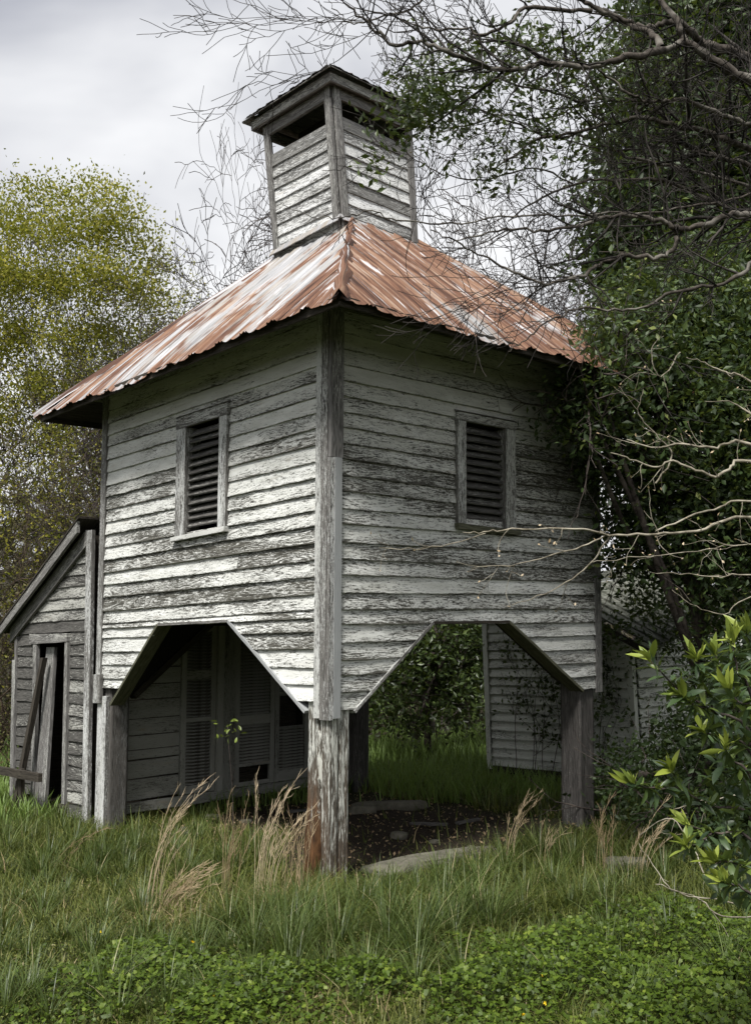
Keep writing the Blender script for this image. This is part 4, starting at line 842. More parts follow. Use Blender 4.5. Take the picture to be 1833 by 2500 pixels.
# ------------------------------------------------------------------ evergreens on the right
def leafy_tree(name, pos, label, cat, blobs, dens, size, mat, asp=.5, trunk=True, cs=.13, clump=9, shell=.5, tdist=(0, 1), group=None, bmat=None, tr=.12):
    tr_ = thing(name, (pos[0], pos[1], 0), label, cat, group)
    if trunk:
        Tt = Tubes(); cs_ = np.array([b[0] for b in blobs]); top = cs_[np.argmax(cs_[:, 2])]
        mid = cs_.mean(axis=0); base = va(pos[0], pos[1], -.1); line = smoothline([base, lerp(base, va(mid[0], mid[1], mid[2]), .5) + RNG.normal(0, .1, 3), mid, top], 5)
        Tt.add(line, np.linspace(tr, .03, len(line)), 8)
        for c in cs_:
            k = RNG.integers(4, len(line) - 2); m_ = lerp(line[k], c, .5) + RNG.normal(0, .15, 3); l2 = smoothline([line[k], m_, c], 4); Tt.add(l2, np.linspace(.045, .012, len(l2)), 5)
            for q in range(4): grow(Tt, c, RNG.normal(0, 1, 3), .5, .010, 1, dict(kids=3, ang=(20, 60), ratio=(.5, .8), wig=.2, trop=(0, 0, 0), minr=.003))
        Tt.build('trunk', bmat or M_TWIG, tr_)
    P = blob_points(blobs, dens, shell, clump, cs); P = P[P[:, 2] > .02]
    V, F, t_ = leaves(P, size, asp, .1, None, .3, tdist=tdist, droop=.2); 
    c = mnoise
    fast_mesh('crown', V, F, mat, tr_, tint=t_); return tr_
leafy_tree('evergreen_tree', at(1680, 1500, 8.9)[:2], 'glossy evergreen crowding the right corner of the tower', 'tree',
    px_blobs([(1570, 810, 8.5, .42), (1500, 860, 8.3, .34), (1452, 905, 8.1, .20), (1392, 1000, 8.15, .15), (1428, 985, 8.1, .20), (1470, 990, 8.3, .30), (1600, 1000, 8.5, .65), (1700, 880, 8.9, .75), (1760, 1130, 8.9, .8), (1560, 1180, 8.7, .42), (1480, 1130, 8.5, .2), (1640, 1300, 8.9, .55), (1540, 1330, 8.9, .35), (1790, 1350, 8.9, .7), (1870, 950, 9, .9), (1640, 720, 9.2, .50), (1760, 720, 9.4, .7), (1540, 740, 9.2, .33), (1900, 1200, 9, .9), (1442, 1080, 8.05, .14)]), 1150, .072, M_EVER, .48, cs=.12, tdist=(0, 1), tr=.045)
leafy_tree('evergreen_tree', at(1800, 1500, 13)[:2], 'tall dark evergreen filling the upper right behind the bare limbs', 'tree',
    px_blobs([(1700, 520, 13, 1.3), (1800, 300, 13, 1.5), (1790, 60, 13.3, 1.4), (1640, 380, 13, .8), (1590, 560, 13, .8), (1900, 700, 13, 1.8), (1600, 640, 13.2, .7), (1680, 190, 13.5, .7), (1900, 100, 13.5, 1.8), (1850, -150, 14, 1.7), (1540, 600, 13, .4), (1560, 470, 13.4, .35)]), 560, .12, M_EVER, .5, cs=.24, clump=10, tdist=(0, .8), tr=.2)
leafy_tree('evergreen_shrub', at(1720, 1900, 7.6)[:2], 'dark tangled shrub in the shade right of the right post', 'shrub',
    px_blobs([(1770, 1660, 8.6, .36), (1870, 1600, 8.6, .6), (1710, 1830, 8.2, .36), (1790, 1900, 7.8, .55), (1620, 1960, 8.0, .36), (1540, 1900, 8.6, .30), (1900, 1800, 7.6, .8), (1700, 2030, 7.4, .35), (1480, 1980, 8.7, .18), (1850, 2080, 7.0, .5)]), 1000, .06, M_EVER, .5, cs=.10, tdist=(0, .75), tr=.04)
leafy_tree('vine_mass', at(1640, 1650, 9.6)[:2], 'ivy climbing over the sagging roof and side of the outbuilding', 'vine',
    px_blobs([(1490, 1570, 9.9, .18), (1465, 1740, 9.9, .15), (1540, 1500, 10, .22), (1600, 1470, 10.2, .18), (1640, 1540, 10.2, .24), (1700, 1500, 10.3, .4), (1690, 1760, 9.8, .22), (1800, 1540, 10, .45), (1500, 1880, 9.6, .24), (1640, 1850, 9.4, .3)]), 700, .06, M_EVER, .55, False, cs=.10, tdist=(0, .8))
# seen under the tower
def depth_of(p): return float((np.array(p) - CAM) @ _d)
leafy_tree('evergreen_shrub', at(1040, 1750, 14)[:2], 'round dark leafy shrub seen through the right arch left of the outbuilding', 'shrub',
    px_blobs([(1000, 1600, 14, .50), (1090, 1640, 14, .50), (930, 1690, 13.5, .40), (1060, 1530, 14, .50), (1140, 1720, 13.6, .36), (900, 1610, 14.3, .45), (1170, 1600, 14.2, .4), (1180, 1500, 14.2, .5), (1020, 1760, 13.6, .25)]), 900, .085, M_VINE, .5, cs=.13, tdist=(0, .9), tr=.05)
vn = thing('climbing_vine', (-1.7, 4.5, 0), 'thin leafy vines growing up the white front of the outbuilding', 'vine')
Tv = Tubes()
for k in range(13):
    x = RNG.uniform(-2.6, -.8); grow(Tv, (x, 4.50, 0), (RNG.normal(0, .1), 0, 1), RNG.uniform(.9, 1.5), .006, 2, dict(kids=4, ang=(20, 60), ratio=(.3, .5), wig=.12, trop=(0, 0, .1), minr=.0022))
Tv.build('stem', M_TWIG, vn); VP = np.array([p for p, d in Tv.tips]); VP = (VP[:, None] + RNG.normal(0, .05, (len(VP), 3, 3))).reshape(-1, 3); VP[:, 1] = np.minimum(VP[:, 1], 4.56)
V, F, t_ = leaves(VP, .06, .5, -.1, tdist=(.0, .9)); fast_mesh('leaves', V, F, M_VINE, vn, tint=t_)

# ------------------------------------------------------------------ trees at the left and behind
def bare_tree(pos, ztop, rad_, label, stems=3, lev=6, spread=.35, r=.07, mat=None, kids=(2, 3, 3, 3, 3, 3, 2), minr=.005, leaf=None, group=None, name='bare_tree', wig=.17, blobs=None, ratio=(.62, .86), ang=(16, 48), trop=.05):
    t = thing(name, (pos[0], pos[1], 0), label, 'tree', group); T_ = Tubes(); p0 = va(pos[0], pos[1], -.1)
    for s_ in range(stems):
        a = s_ * 2 * math.pi / stems + RNG.uniform(0, 1); d = va(math.cos(a) * spread, math.sin(a) * spread, 1)
        grow(T_, p0 + va(.1 * math.cos(a), .1 * math.sin(a), 0), d, ztop * .21 * RNG.uniform(.85, 1.15), r, lev, dict(kids=kids, ang=ang, ratio=ratio, wig=wig, trop=(0, 0, trop), minr=minr, taper=.6), 6)
    tips = np.array([p for p, d in T_.tips]); zs = np.percentile(tips[:, 2], 99.5); fz = (ztop + .1) / (zs + .1); cxy = np.median(tips[:, :2], axis=0)
    rr = np.percentile(np.hypot(tips[:, 0] - cxy[0], tips[:, 1] - cxy[1]), 95) * fz; fr = min(max(rad_ / rr, .6), 1.1) * fz
    def fix(V):
        V = V - p0; k = np.clip(V[:, 2] / (zs * .5), 0, 1)
        sh_ = (cxy - p0[:2]) * -1; V[:, 0] = (V[:, 0] + sh_[0] * k) * (1 + (fr - 1) * k); V[:, 1] = (V[:, 1] + sh_[1] * k) * (1 + (fr - 1) * k); V[:, 2] *= fz
        return V + p0
    T_.V = [fix(v) for v in T_.V]; tips = fix(tips)
    T_.build('trunk', mat or M_FARB, t)
    if leaf:
        m_, size, per, cs, td = leaf; P = (tips[:, None] + RNG.normal(0, cs, (len(tips), per, 3))).reshape(-1, 3)
        if blobs is not None: P = np.concatenate([P, blob_points(blobs, 1500, .1, 9, .17)])
        V, F, tt = leaves(P, size, .55, .1, tdist=td); fast_mesh('crown', V, F, m_, t, tint=np.clip(tt, 0, 1))
    return len(tips)
def top_at(x, y, t): return at(x, y, t)[2]
gp = at(190, 1500, 16)
spb = px_blobs([(235, 450, 16, .20), (180, 480, 16, .24), (275, 480, 15.6, .2), (120, 470, 16.2, .22), (60, 460, 16, .2), (310, 520, 16, .24), (150, 560, 15.6, .36), (245, 560, 16, .42), (50, 560, 16, .34), (-20, 520, 16.3, .34), (345, 590, 16, .28), (390, 650, 16.2, .22), (230, 680, 15.5, .45), (120, 690, 16, .45), (330, 700, 15.8, .36), (10, 680, 15.7, .42), (395, 740, 16, .2), (-60, 640, 16, .5), (250, 810, 16, .34), (150, 830, 15.6, .32), (350, 820, 16, .26), (40, 810, 16, .38), (-40, 850, 16, .45), (90, 940, 16, .3), (200, 940, 16, .26), (300, 930, 16, .2), (-10, 1010, 16, .34), (130, 1060, 15.6, .2)])
n_ = bare_tree(gp, top_at(220, 450, 16), 1.55, 'round spreading tree in yellow-green spring leaf left of the tower', 5, 5, .34, .05, M_FARB, (2, 3, 3, 3, 3, 2), .0032, (M_SPRING, .062, 8, .13, (0, 1)), name='leafy_tree', blobs=spb)
bare_tree(at(585, 1500, 15), top_at(560, 335, 15), 1.7, 'bare dark-twigged tree rising behind the left side of the cupola', 4, 7, .55, .06, M_FARB, (2, 3, 3, 3, 3, 3, 3, 2), .0032, wig=.2, trop=.0, ang=(22, 62))
for x_, y_, t_2, rr_, lab in ((1060, 330, 17, 1.7, 'bare grey tree whose fine crown shows just right of the cupola'), (1240, 380, 19, 1.9, 'bare grey tree behind the middle of the right roof slope'), (1400, 480, 16, 1.3, 'bare grey tree behind the right end of the roof')):
    bare_tree(at(x_, 1500, t_2), top_at(x_, y_, t_2), rr_, lab, 4, 7, .5, .06, M_FARB, (2, 3, 3, 3, 3, 3, 2, 2), .004, None, 'bare trees behind the tower', wig=.2, trop=.0, ang=(20, 60))
for x_, y_, t_2, rr_, lab in ((-30, 900, 14, 1.1, 'tangled bare tree at the left picture edge behind the shed'), (110, 1000, 14.5, .9, 'low brushy bare tree behind the shed roof'), (215, 930, 14.8, 1.0, 'brushy bare tree hard against the left wall of the tower')):
    bare_tree(at(x_, 1500, t_2), top_at(x_, y_, t_2), rr_, lab, 5, 6, .5, .04, M_BRUSH, (3, 3, 3, 3, 3, 2), .0030, (M_OLIVE, .045, 3, .14, (0, .9)), 'brushy trees behind the shed', wig=.26, trop=.02)
bare_tree(at(430, 1500, 20), top_at(430, 520, 20), 1.5, 'olive budding tree between the spring tree and the bare tree', 4, 6, .35, .08, M_FARB, (2, 3, 3, 3, 3, 3, 2), .006, (M_OLIVE, .075, 4, .2, (0, 1)), name='budding_tree')
bare_tree(at(-150, 1500, 18), top_at(-150, 430, 18), 2.0, 'olive budding tree at the far left behind the spring tree', 4, 6, .35, .08, M_FARB, (2, 3, 3, 3, 3, 3, 2), .006, (M_OLIVE, .08, 3, .2, (0, 1)), name='budding_tree')
# far wood all round
def woods():
    n = 15000; th = RNG.uniform(0, 2 * math.pi, n); R_ = RNG.uniform(27, 40, n); z = RNG.uniform(0, 1, n) ** 1.2 * (4.2 + 1.6 * np.sin(th * 5) + 1.0 * np.sin(th * 13 + 2))
    P = np.stack([R_ * np.cos(th), R_ * np.sin(th) + 2, z], 1); P = (P[:, None] + RNG.normal(0, .5, (n, 3, 3))).reshape(-1, 3); P = P[P[:, 2] > 0]
    V, F, t = leaves(P, .75, .6, 0, tdist=(0, 1)); o = fast_mesh('woods', V, F, M_FAR, tint=t, loc=(0, 0, 0)); tag(o, 'dark far woods closing the view behind the yard', None, None, 'stuff')
    # undergrowth nearer behind the buildings
    pts = []
    for _ in range(900):
        x = RNG.uniform(-260, 1500); t_ = RNG.uniform(14.5, 22); c = at(x, 1530, t_); c[2] = RNG.uniform(.1, 1) ** 1.3 * 2.1
        pts.append(c + RNG.normal(0, .35, (14, 3)))
    P = np.concatenate(pts); P = P[P[:, 2] > 0.0]
    V, F, t = leaves(P, .16, .5, 0, tdist=(0, 1)); o = fast_mesh('undergrowth', V, F, M_FAR, tint=t, loc=(0, 0, 0)); tag(o, 'dark brushy undergrowth along the back of the yard', None, None, 'stuff')
woods()

# ------------------------------------------------------------------ leafy shrub in the right foreground
def big_leaf(V, F, Tn, UV, base, d, size, asp, tint, curl=.18):
    d = np.array(d, float); d /= np.linalg.norm(d); a = np.cross(d, RNG.normal(0, .5, 3) + va(0, 0, 1)); a /= np.linalg.norm(a) + 1e-9; n = np.cross(a, d)
    prof = ((0, .05), (.22, .36), (.5, .5), (.78, .33), (1, .0)); i0 = len(V)
    for t, w in prof:
        c = base + d * size * t - n * size * curl * t * t
        for s_, lift in ((-1, .35), (0, 0), (1, .35)): V.append(c + a * s_ * w * size * asp + n * w * size * asp * lift); Tn.append(tint)
    for k in range(4):
        for q in range(2): j = i0 + k * 3 + q; F.append((j, j + 1, j + 4, j + 3))
sb_pos = at(1990, 2350, 3.5)
shrub = thing('shrub', (sb_pos[0], sb_pos[1], 0), 'shrub with bright yellow-green new leaves in the right foreground', 'shrub')
Tb = Tubes(); LV = []; LF = []; LT = []; fl = []
root = va(sb_pos[0], sb_pos[1], 0)
def rosette(p, d, n, size, tint, spread=.8, asp=.32):
    d = np.array(d, float); d /= np.linalg.norm(d)
    for k in range(n):
        dd = d + RNG.normal(0, spread, 3) * .6; big_leaf(LV, LF, LT, None, p + RNG.normal(0, .004, 3), dd, size * RNG.uniform(.5, 1.1), asp * RNG.uniform(.75, 1.1), np.clip(tint + RNG.normal(0, .08), 0, 1), RNG.uniform(.05, .3))
brs = [[(1833, 1794, 3.5), (1724, 1730, 3.45), (1635, 1663, 3.4), (1589, 1613, 3.4)], [(1740, 1735, 3.45), (1715, 1670, 3.45), (1700, 1615, 3.4)], [(1833, 1700, 3.4), (1800, 1640, 3.4), (1790, 1570, 3.4)], [(1790, 1700, 3.5), (1765, 1650, 3.5), (1745, 1600, 3.5)], [(1724, 1730, 3.45), (1690, 1720, 3.4), (1665, 1700, 3.4)],
       [(1833, 1990, 3.6), (1734, 1972, 3.6), (1670, 1925, 3.55), (1640, 1885, 3.5)], [(1670, 1925, 3.55), (1600, 1925, 3.5), (1545, 1918, 3.5)], [(1833, 1900, 3.5), (1790, 1860, 3.5), (1770, 1830, 3.4)], [(1833, 2050, 3.5), (1740, 2035, 3.5), (1680, 2015, 3.5)], [(1740, 2035, 3.5), (1700, 2060, 3.45), (1675, 2070, 3.4)], [(1833, 2130, 3.4), (1780, 2105, 3.4), (1745, 2110, 3.4)], [(1860, 2210, 3.3), (1800, 2165, 3.3), (1770, 2160, 3.3)], [(1860, 1600, 3.6), (1835, 1570, 3.6), (1820, 1545, 3.6)], [(1833, 1840, 3.6), (1760, 1800, 3.6), (1720, 1790, 3.6)], [(1860, 1740, 3.3), (1810, 1720, 3.3), (1780, 1690, 3.3)]]
for b in brs:
    P3 = [at(*q) for q in b]; st = P3[0]; prev = [lerp(root, st, .0), lerp(root, st, .55) + va(0, 0, .15)] if b[0][0] >= 1833 else []
    ln_ = smoothline(prev + P3, 4, .002); Tb.add(ln_, np.linspace(.009 if prev else .004, .0018, len(ln_)), 6)
    seg = smoothline(P3, 6)
    for k, p in enumerate(seg[2:-1]):
        for q in range(2): big_leaf(LV, LF, LT, None, p, RNG.normal(0, 1, 3) + va(0, 0, .1), RNG.uniform(.045, .085), .30, np.clip(RNG.normal(.42, .18), 0, .8), .3)
        if k % 3 == 1: rosette(p, RNG.normal(0, .6, 3) + va(0, 0, .7), 6, .045, .70)
    rosette(P3[-1], (P3[-1] - P3[-2]) / np.linalg.norm(P3[-1] - P3[-2]) + va(0, 0, .9), 9, .088, .92, .75, .28); rosette(P3[-1], va(0, 0, 1), 5, .062, .95, .45, .26)
    fl.append(P3[-2] + va(0, 0, .02))
for _ in range(300):
    p = at(RNG.uniform(1745, 1880), RNG.uniform(1620, 2200), RNG.uniform(3.5, 4.0)); big_leaf(LV, LF, LT, None, p, RNG.normal(0, 1, 3), RNG.uniform(.05, .09), .38, np.clip(RNG.normal(.25, .15), 0, .6), .2)
Tb.build('stem', M_TWIG, shrub); fast_mesh('foliage', LV, LF, M_SHRUB, shrub, tint=LT, smooth=True)

# ------------------------------------------------------------------ grass, herbs, straw
def clearmask(P):
    y0_ = .10 + .75 * np.clip(-(P[:, 0] + .7), 0, 1); d = np.maximum(np.abs(P[:, 0] + 1.45) - 1.50, np.maximum(y0_ - P[:, 1], P[:, 1] - 2.85)) + .16 * np.sin(P[:, 0] * 5) * np.cos(P[:, 1] * 4)
    keep = d > 0
    keep |= RNG.uniform(0, 1, len(P)) < .03
    keep &= ~((P[:, 0] > -4.95) & (P[:, 0] < -3.40) & (P[:, 1] > .05) & (P[:, 1] < 2.4)); keep &= ~((P[:, 0] > BX0) & (P[:, 0] < BX1) & (P[:, 1] > BY0) & (P[:, 1] < BY1)); return keep
def blades(P, H, Wd, lean, tint, seg=3, dirs=None):
    n = len(P); a = RNG.uniform(0, 2 * math.pi, n); d = np.stack([np.cos(a), np.sin(a), 0 * a], 1) if dirs is None else dirs
    sd = np.stack([-d[:, 1], d[:, 0], 0 * a], 1); V = []
    ts = np.linspace(0, 1, seg + 1)
    for t in ts[:-1]:
        c = P + d * (lean * t ** 1.8)[:, None] + np.stack([0 * H, 0 * H, H * (t - .28 * (lean / H) * t * t)], 1); w = (Wd * (1 - t) ** .7)[:, None]; V += [c - sd * w / 2, c + sd * w / 2]
    V.append(P + d * lean[:, None] + np.stack([0 * H, 0 * H, H * (1 - .28 * lean / H)], 1))
    V = np.stack(V, 1); m_ = V.shape[1]; i = np.arange(n)[:, None] * m_; F = []
    for k in range(seg - 1): F += [i + [2 * k, 2 * k + 1, 2 * k + 3], i + [2 * k, 2 * k + 3, 2 * k + 2]]
    F.append(i + [2 * seg - 2, 2 * seg - 1, 2 * seg]); F = np.concatenate(F, 0)
    return V.reshape(-1, 3), F, np.repeat(tint, m_)
def nzf(P, s, o=0.0): return .5 + .25 * (np.sin(P[:, 0] * s + o) * np.cos(P[:, 1] * s * 1.17 + o * 2) + np.sin((P[:, 0] + P[:, 1]) * s * .63 + o * 3) * np.cos((P[:, 0] - P[:, 1]) * s * .41))
def polar(n, r0, r1, a0=-34, a1=34):
    r = r0 * (r1 / r0) ** RNG.uniform(0, 1, n); a = np.radians(RNG.uniform(a0, a1, n)) + math.atan2(_d[1], _d[0]); return np.stack([CAM[0] + r * np.cos(a), CAM[1] + r * np.sin(a), 0 * r], 1), r
def zset(P): P[:, 2] = gz(P[:, 0], P[:, 1]) - .005; return P
# world areas
A1 = ground_at(340, 2400)[:2]; A1b = ground_at(620, 2460)[:2]; A2 = ground_at(1400, 2400)[:2]; A3 = ground_at(1750, 2330)[:2]; A4 = ground_at(80, 2250)[:2]; A5 = ground_at(850, 2480)[:2]
def near(P, c, r): return np.exp(-((P[:, 0] - c[0]) ** 2 + (P[:, 1] - c[1]) ** 2) / r ** 2)
def herbmask(P):
    return np.maximum.reduce([near(P, A1, .60), near(P, A1b, .55), near(P, A2, .80), near(P, A3, .95), near(P, ground_at(880, 2440)[:2], .28), near(P, ground_at(1620, 2480)[:2], .6), near(P, ground_at(1150, 2450)[:2], .30)]) + .55 * (nzf(P, 7) - .5) + .3 * (nzf(P, 19, 3) - .5)
P, r = polar(190000, 3.0, 12.0); P = zset(P[clearmask(P)]); r = np.hypot(P[:, 0] - CAM[0], P[:, 1] - CAM[1]); hm = herbmask(P)
keep = RNG.uniform(0, 1, len(P)) > hm * .55; P, r, hm = P[keep], r[keep], hm[keep]
straw = np.clip(near(P, A4, .9) * .5 + near(P, A5, .35) + near(P, ground_at(420, 2240)[:2], .3) + near(P, ground_at(700, 2200)[:2], .25) + .2 * (nzf(P, 3.1, 2) > .72), 0, 1)
H = (.03 + .07 * RNG.uniform(0, 1, len(P)) ** 2) * (.7 + 1.1 * nzf(P, 2.3, 1)) * np.where(r > 6.0, 1.7, 1.0) * (1 - .45 * near(P, A4, .8))
tint = np.clip(RNG.normal(.43, .19, len(P)) + .25 * (nzf(P, 4.4, 5) - .5) + straw * RNG.uniform(0, .60, len(P)), 0, 1)
V, F, t = blades(P, H, np.full(len(P), .0036) + .0007 * r, H * RNG.uniform(.2, 1.5, len(P)), tint, 2); o = fast_mesh('grass', V, F, M_GRASS, tint=t, loc=(0, 0, 0)); tag(o, 'short mixed grass covering the yard', None, None, 'stuff')
# far meadow
P, r = polar(70000, 10.0, 26.0, -38, 38); P = P[clearmask(P)]; P = zset(P); H = RNG.uniform(.12, .32, len(P)); V, F, t = blades(P, H, np.full(len(P), .018), H * .5, np.clip(RNG.normal(.5, .12, len(P)), 0, .8), 2)
o = fast_mesh('meadow_grass', V, F, M_MEADOW, tint=t, loc=(0, 0, 0)); tag(o, 'brighter meadow grass beyond the buildings', None, None, 'stuff')
# longer tufts
cent = []
tuftspots = [(620, 2330, 1.3), (700, 2360, 1.5), (760, 2300, 1.3), (830, 2330, 1.4), (560, 2270, 1.1), (950, 2310, 1.3), (1020, 2340, 1.5), (1080, 2280, 1.3), (1140, 2240, 1.3), (1200, 2270, 1.2), (250, 2430, 1.1), (60, 2440, 1.0), (880, 2230, 1.0), (1280, 2200, 1.2), (1350, 2180, 1.1), (740, 2240, 1.1), (480, 2300, .9), (1420, 2220, 1.0), (1090, 2200, 1.1), (1500, 2200, 1.0), (970, 2200, .9), (660, 2250, 1.1), (120, 2110, 1.2), (60, 2050, 1.2), (180, 2080, 1.3), (260, 2110, 1.3), (330, 2090, 1.2), (420, 2100, 1.2), (480, 2060, 1.2), (550, 2120, 1.2), (620, 2090, 1.1), (100, 2140, 1.1), (230, 2150, 1.0), (1230, 2130, 1.1), (1320, 2100, 1.2), (1400, 2110, 1.1), (460, 2150, 1.1), (20, 2090, 1.2), (150, 2040, 1.1), (60, 1990, 1.0), (1180, 2170, 1.1)]
for x, y, s_ in tuftspots: cent.append((*ground_at(x, y)[:2], s_))
for _ in range(210):
    x, y = RNG.uniform(-60, 1900), RNG.uniform(2030, 2480); q = ground_at(x, y); cent.append((*q[:2], RNG.uniform(.5, .95)))
PV = []; HH = []; LN = []; TT = []; DD = []
for (cx, cy, s_) in cent:
    if -3.0 < cx < .05 and .15 + .6 * min(max(-(cx + .7), 0), 1) < cy < 2.9: continue
    m_ = int(75 * s_); a = RNG.uniform(0, 2 * math.pi, m_); rr = RNG.uniform(0, .09 * s_, m_); P = np.stack([cx + rr * np.cos(a), cy + rr * np.sin(a), 0 * a], 1); h = RNG.uniform(.12, .34, m_) * s_
    PV.append(P); HH.append(h); LN.append(h * RNG.uniform(.15, 1.35, m_)); DD.append(np.stack([np.cos(a), np.sin(a), 0 * a], 1)); TT.append(np.clip(RNG.normal(.50, .22, m_), 0, 1))
P = zset(np.concatenate(PV)); H = np.concatenate(HH); V, F, t = blades(P, H, RNG.uniform(.004, .0075, len(P)), np.concatenate(LN), np.concatenate(TT), 4, np.concatenate(DD)); o = fast_mesh('tall_grass', V, F, M_TUFT, tint=t, loc=(0, 0, 0)); tag(o, 'long blue-green grass tufts in the foreground', None, None, 'stuff')
# ground ivy: round crinkled leaves on stalks
P, r = polar(105000, 2.9, 6.5, -30, 30); P = P[clearmask(P)]; hm = herbmask(P); P = P[RNG.uniform(0, 1, len(P)) < np.clip((hm - .05) * 1.3, 0, 1) ** 1.5]; P = zset(P); hm = herbmask(P)
P[:, 2] += np.clip(hm - .3, 0, .6) * .16 * RNG.uniform(.25, 1.1, len(P)) + .02 + .05 * nzf(P, 14) * hm
n = len(P); sz = RNG.uniform(.0055, .018, n); nrm = RNG.normal(0, .38, (n, 3)) + va(.10, -.12, .9); nrm /= np.linalg.norm(nrm, axis=1)[:, None]; a_ = np.cross(nrm, RNG.normal(0, 1, (n, 3))); a_ /= np.linalg.norm(a_, axis=1)[:, None]; b_ = np.cross(nrm, a_)
ang = np.array([-.2, .55, 1.25, 1.95, 2.65, 3.4, 4.1, 5.3]); rad_ = np.array([1, .82, 1, .84, 1, .95, .45, .5]); V = [P]
for g, q in zip(ang, rad_): V.append(P + (a_ * math.cos(g) + b_ * math.sin(g)) * (sz * q)[:, None] + nrm * (sz * .18 * (1 if q > .9 else -.2))[:, None])
V = np.stack(V, 1); i = np.arange(n)[:, None] * 9; F = np.concatenate([i + [0, 1 + k, 1 + (k + 1) % 8] for k in range(8)], 0); tt = np.clip(RNG.normal(.5, .2, n) + .15 * (nzf(P, 6, 4) - .5), 0, 1)
o = fast_mesh('ground_ivy', V.reshape(-1, 3), F, M_CLOVER, tint=np.repeat(tt, 9), loc=(0, 0, 0)); tag(o, 'low bright green ground ivy mats in the foreground', None, None, 'stuff')
# tiny-leaved weeds woven through the short grass
P, r = polar(120000, 3.0, 9.0, -30, 30); P = zset(P[clearmask(P)]); wm = .25 + .6 * near(P, A4, 1.1) + .3 * nzf(P, 5, 1); P = P[RNG.uniform(0, 1, len(P)) < wm]; P[:, 2] += RNG.uniform(.0, 1, len(P)) ** .7 * .07
V, F, t = leaves(P, .015, .6, .3, tdist=(.25, .84)); o = fast_mesh('weeds', V, F, M_GRASS, tint=t, loc=(0, 0, 0)); tag(o, 'tiny leaved weeds matted through the short grass', None, None, 'stuff')
# small yellow flowers
fp = []
for x, y in ((245, 2275), (520, 2437), (530, 2475), (590, 2385), (1324, 2385), (1330, 2450), (1275, 2480), (1490, 2400), (640, 2420), (470, 2300)): q = ground_at(x, y, .07); fp.append(q)
LP = np.repeat(np.array(fp), 5, 0); V, F, t = leaves(LP, .011, .9, .5); o = fast_mesh('yellow_flowers', V, F, M_YEL, loc=(0, 0, 0)); tag(o, 'tiny yellow flowers dotted through the ground ivy', None, None, 'stuff')

# dry broomsedge clumps
def straw_clump(x, y, n, h, lean, label, spread=.07, group='dry grass clumps'):
    g = ground_at(x, y); g[2] = float(gz(g[0], g[1])); T_ = Tubes(); hd = []
    for k in range(n):
        a = RNG.uniform(0, 2 * math.pi); b = g + va(math.cos(a) * spread * RNG.uniform(0, 1), math.sin(a) * spread * RNG.uniform(0, 1), -.02); hh = h * RNG.uniform(.45, 1.0); ll = lean * hh * RNG.uniform(.4, 1.3)
        dv = CR * ll + RNG.normal(0, .10 * hh, 3); dv[2] = 0
        pts = [b + dv * (t ** 2.0) + va(0, 0, hh * (t - .18 * t ** 3)) for t in np.linspace(0, 1, 9)]; T_.add(pts, np.linspace(.0022, .0008, 9), 3)
        for t in RNG.uniform(.5, 1.0, 10):
            i = int(t * 8); p = lerp(pts[i], pts[min(i + 1, 8)], t * 8 - i); d = (pts[min(i + 1, 8)] - pts[max(i - 1, 0)]); d = d / np.linalg.norm(d) + RNG.normal(0, .25, 3); p2 = p + d * RNG.uniform(.03, .075); T_.add([p, lerp(p, p2, .5) + RNG.normal(0, .003, 3), p2], [.0011, .0014, .0005], 3)
    o = thing('dry_grass', (g[0], g[1], g[2]), label, 'grass clump', group)
    Vv = np.concatenate(T_.V); fast_mesh('stalks', Vv, np.concatenate(T_.F), M_STRAW, o, tint=RNG.uniform(.25, .9, 1)[0] * np.ones(len(Vv)) + RNG.normal(0, .1, len(Vv)))
    return o
straw_clump(375, 2225, 12, 1.0, .32, 'tall straw clump left of the rotten post leaning right across the louvred door'); straw_clump(410, 2240, 24, .40, .75, 'low curled pale straw tuft at the foot of the leaning stalks', .06)
straw_clump(560, 2210, 11, .95, .18, 'thin upright straw clump midway between the left post and the rotten post'); straw_clump(640, 2200, 18, 1.0, .26, 'dense tall straw clump just left of the rotten post', .12); straw_clump(720, 2195, 18, .70, .12, 'short straw clump at the foot of the rotten post', .14)
straw_clump(150, 2130, 3, .42, .9, 'single arching straw stalk in the green grass near the shed'); straw_clump(1250, 2110, 8, .70, .26, 'straw clump in front of the long flat stone'); straw_clump(1330, 2120, 5, .5, .2, 'sparse straw stalks left of the right corner post')
straw_clump(1475, 2150, 10, .68, .05, 'straw clump standing over the rounded stone'); straw_clump(1560, 2160, 9, .66, .42, 'straw clump leaning toward the bright leafed shrub', .1)
# sapling under the left arch
sg = ground_at(568, 2090); sp = thing('seedling', (sg[0], sg[1], 0), 'slender seedling with a few lit green leaves under the left arch', 'plant'); Tp = Tubes(); topp = at(557, 1800, depth_of(sg) * .985)
ln_ = smoothline([sg + va(0, 0, -.02), lerp(sg, topp, .5) + va(.03, 0, 0), topp, topp + va(0, 0, .09)], 5); Tp.add(ln_, np.linspace(.004, .0015, len(ln_)), 5); Tp.build('stem', M_TWIG, sp)
LV2, LF2, LT2 = [], [], []
for k in range(26):
    p = topp + CR * RNG.uniform(-.09, .09) + va(0, 0, RNG.uniform(-.02, .12)) + RNG.normal(0, .01, 3); big_leaf(LV2, LF2, LT2, None, p, RNG.normal(0, 1, 3) + va(0, 0, .2), RNG.uniform(.035, .055), .4, .8, .2)
fast_mesh('foliage', LV2, LF2, M_SHRUB, sp, tint=LT2)
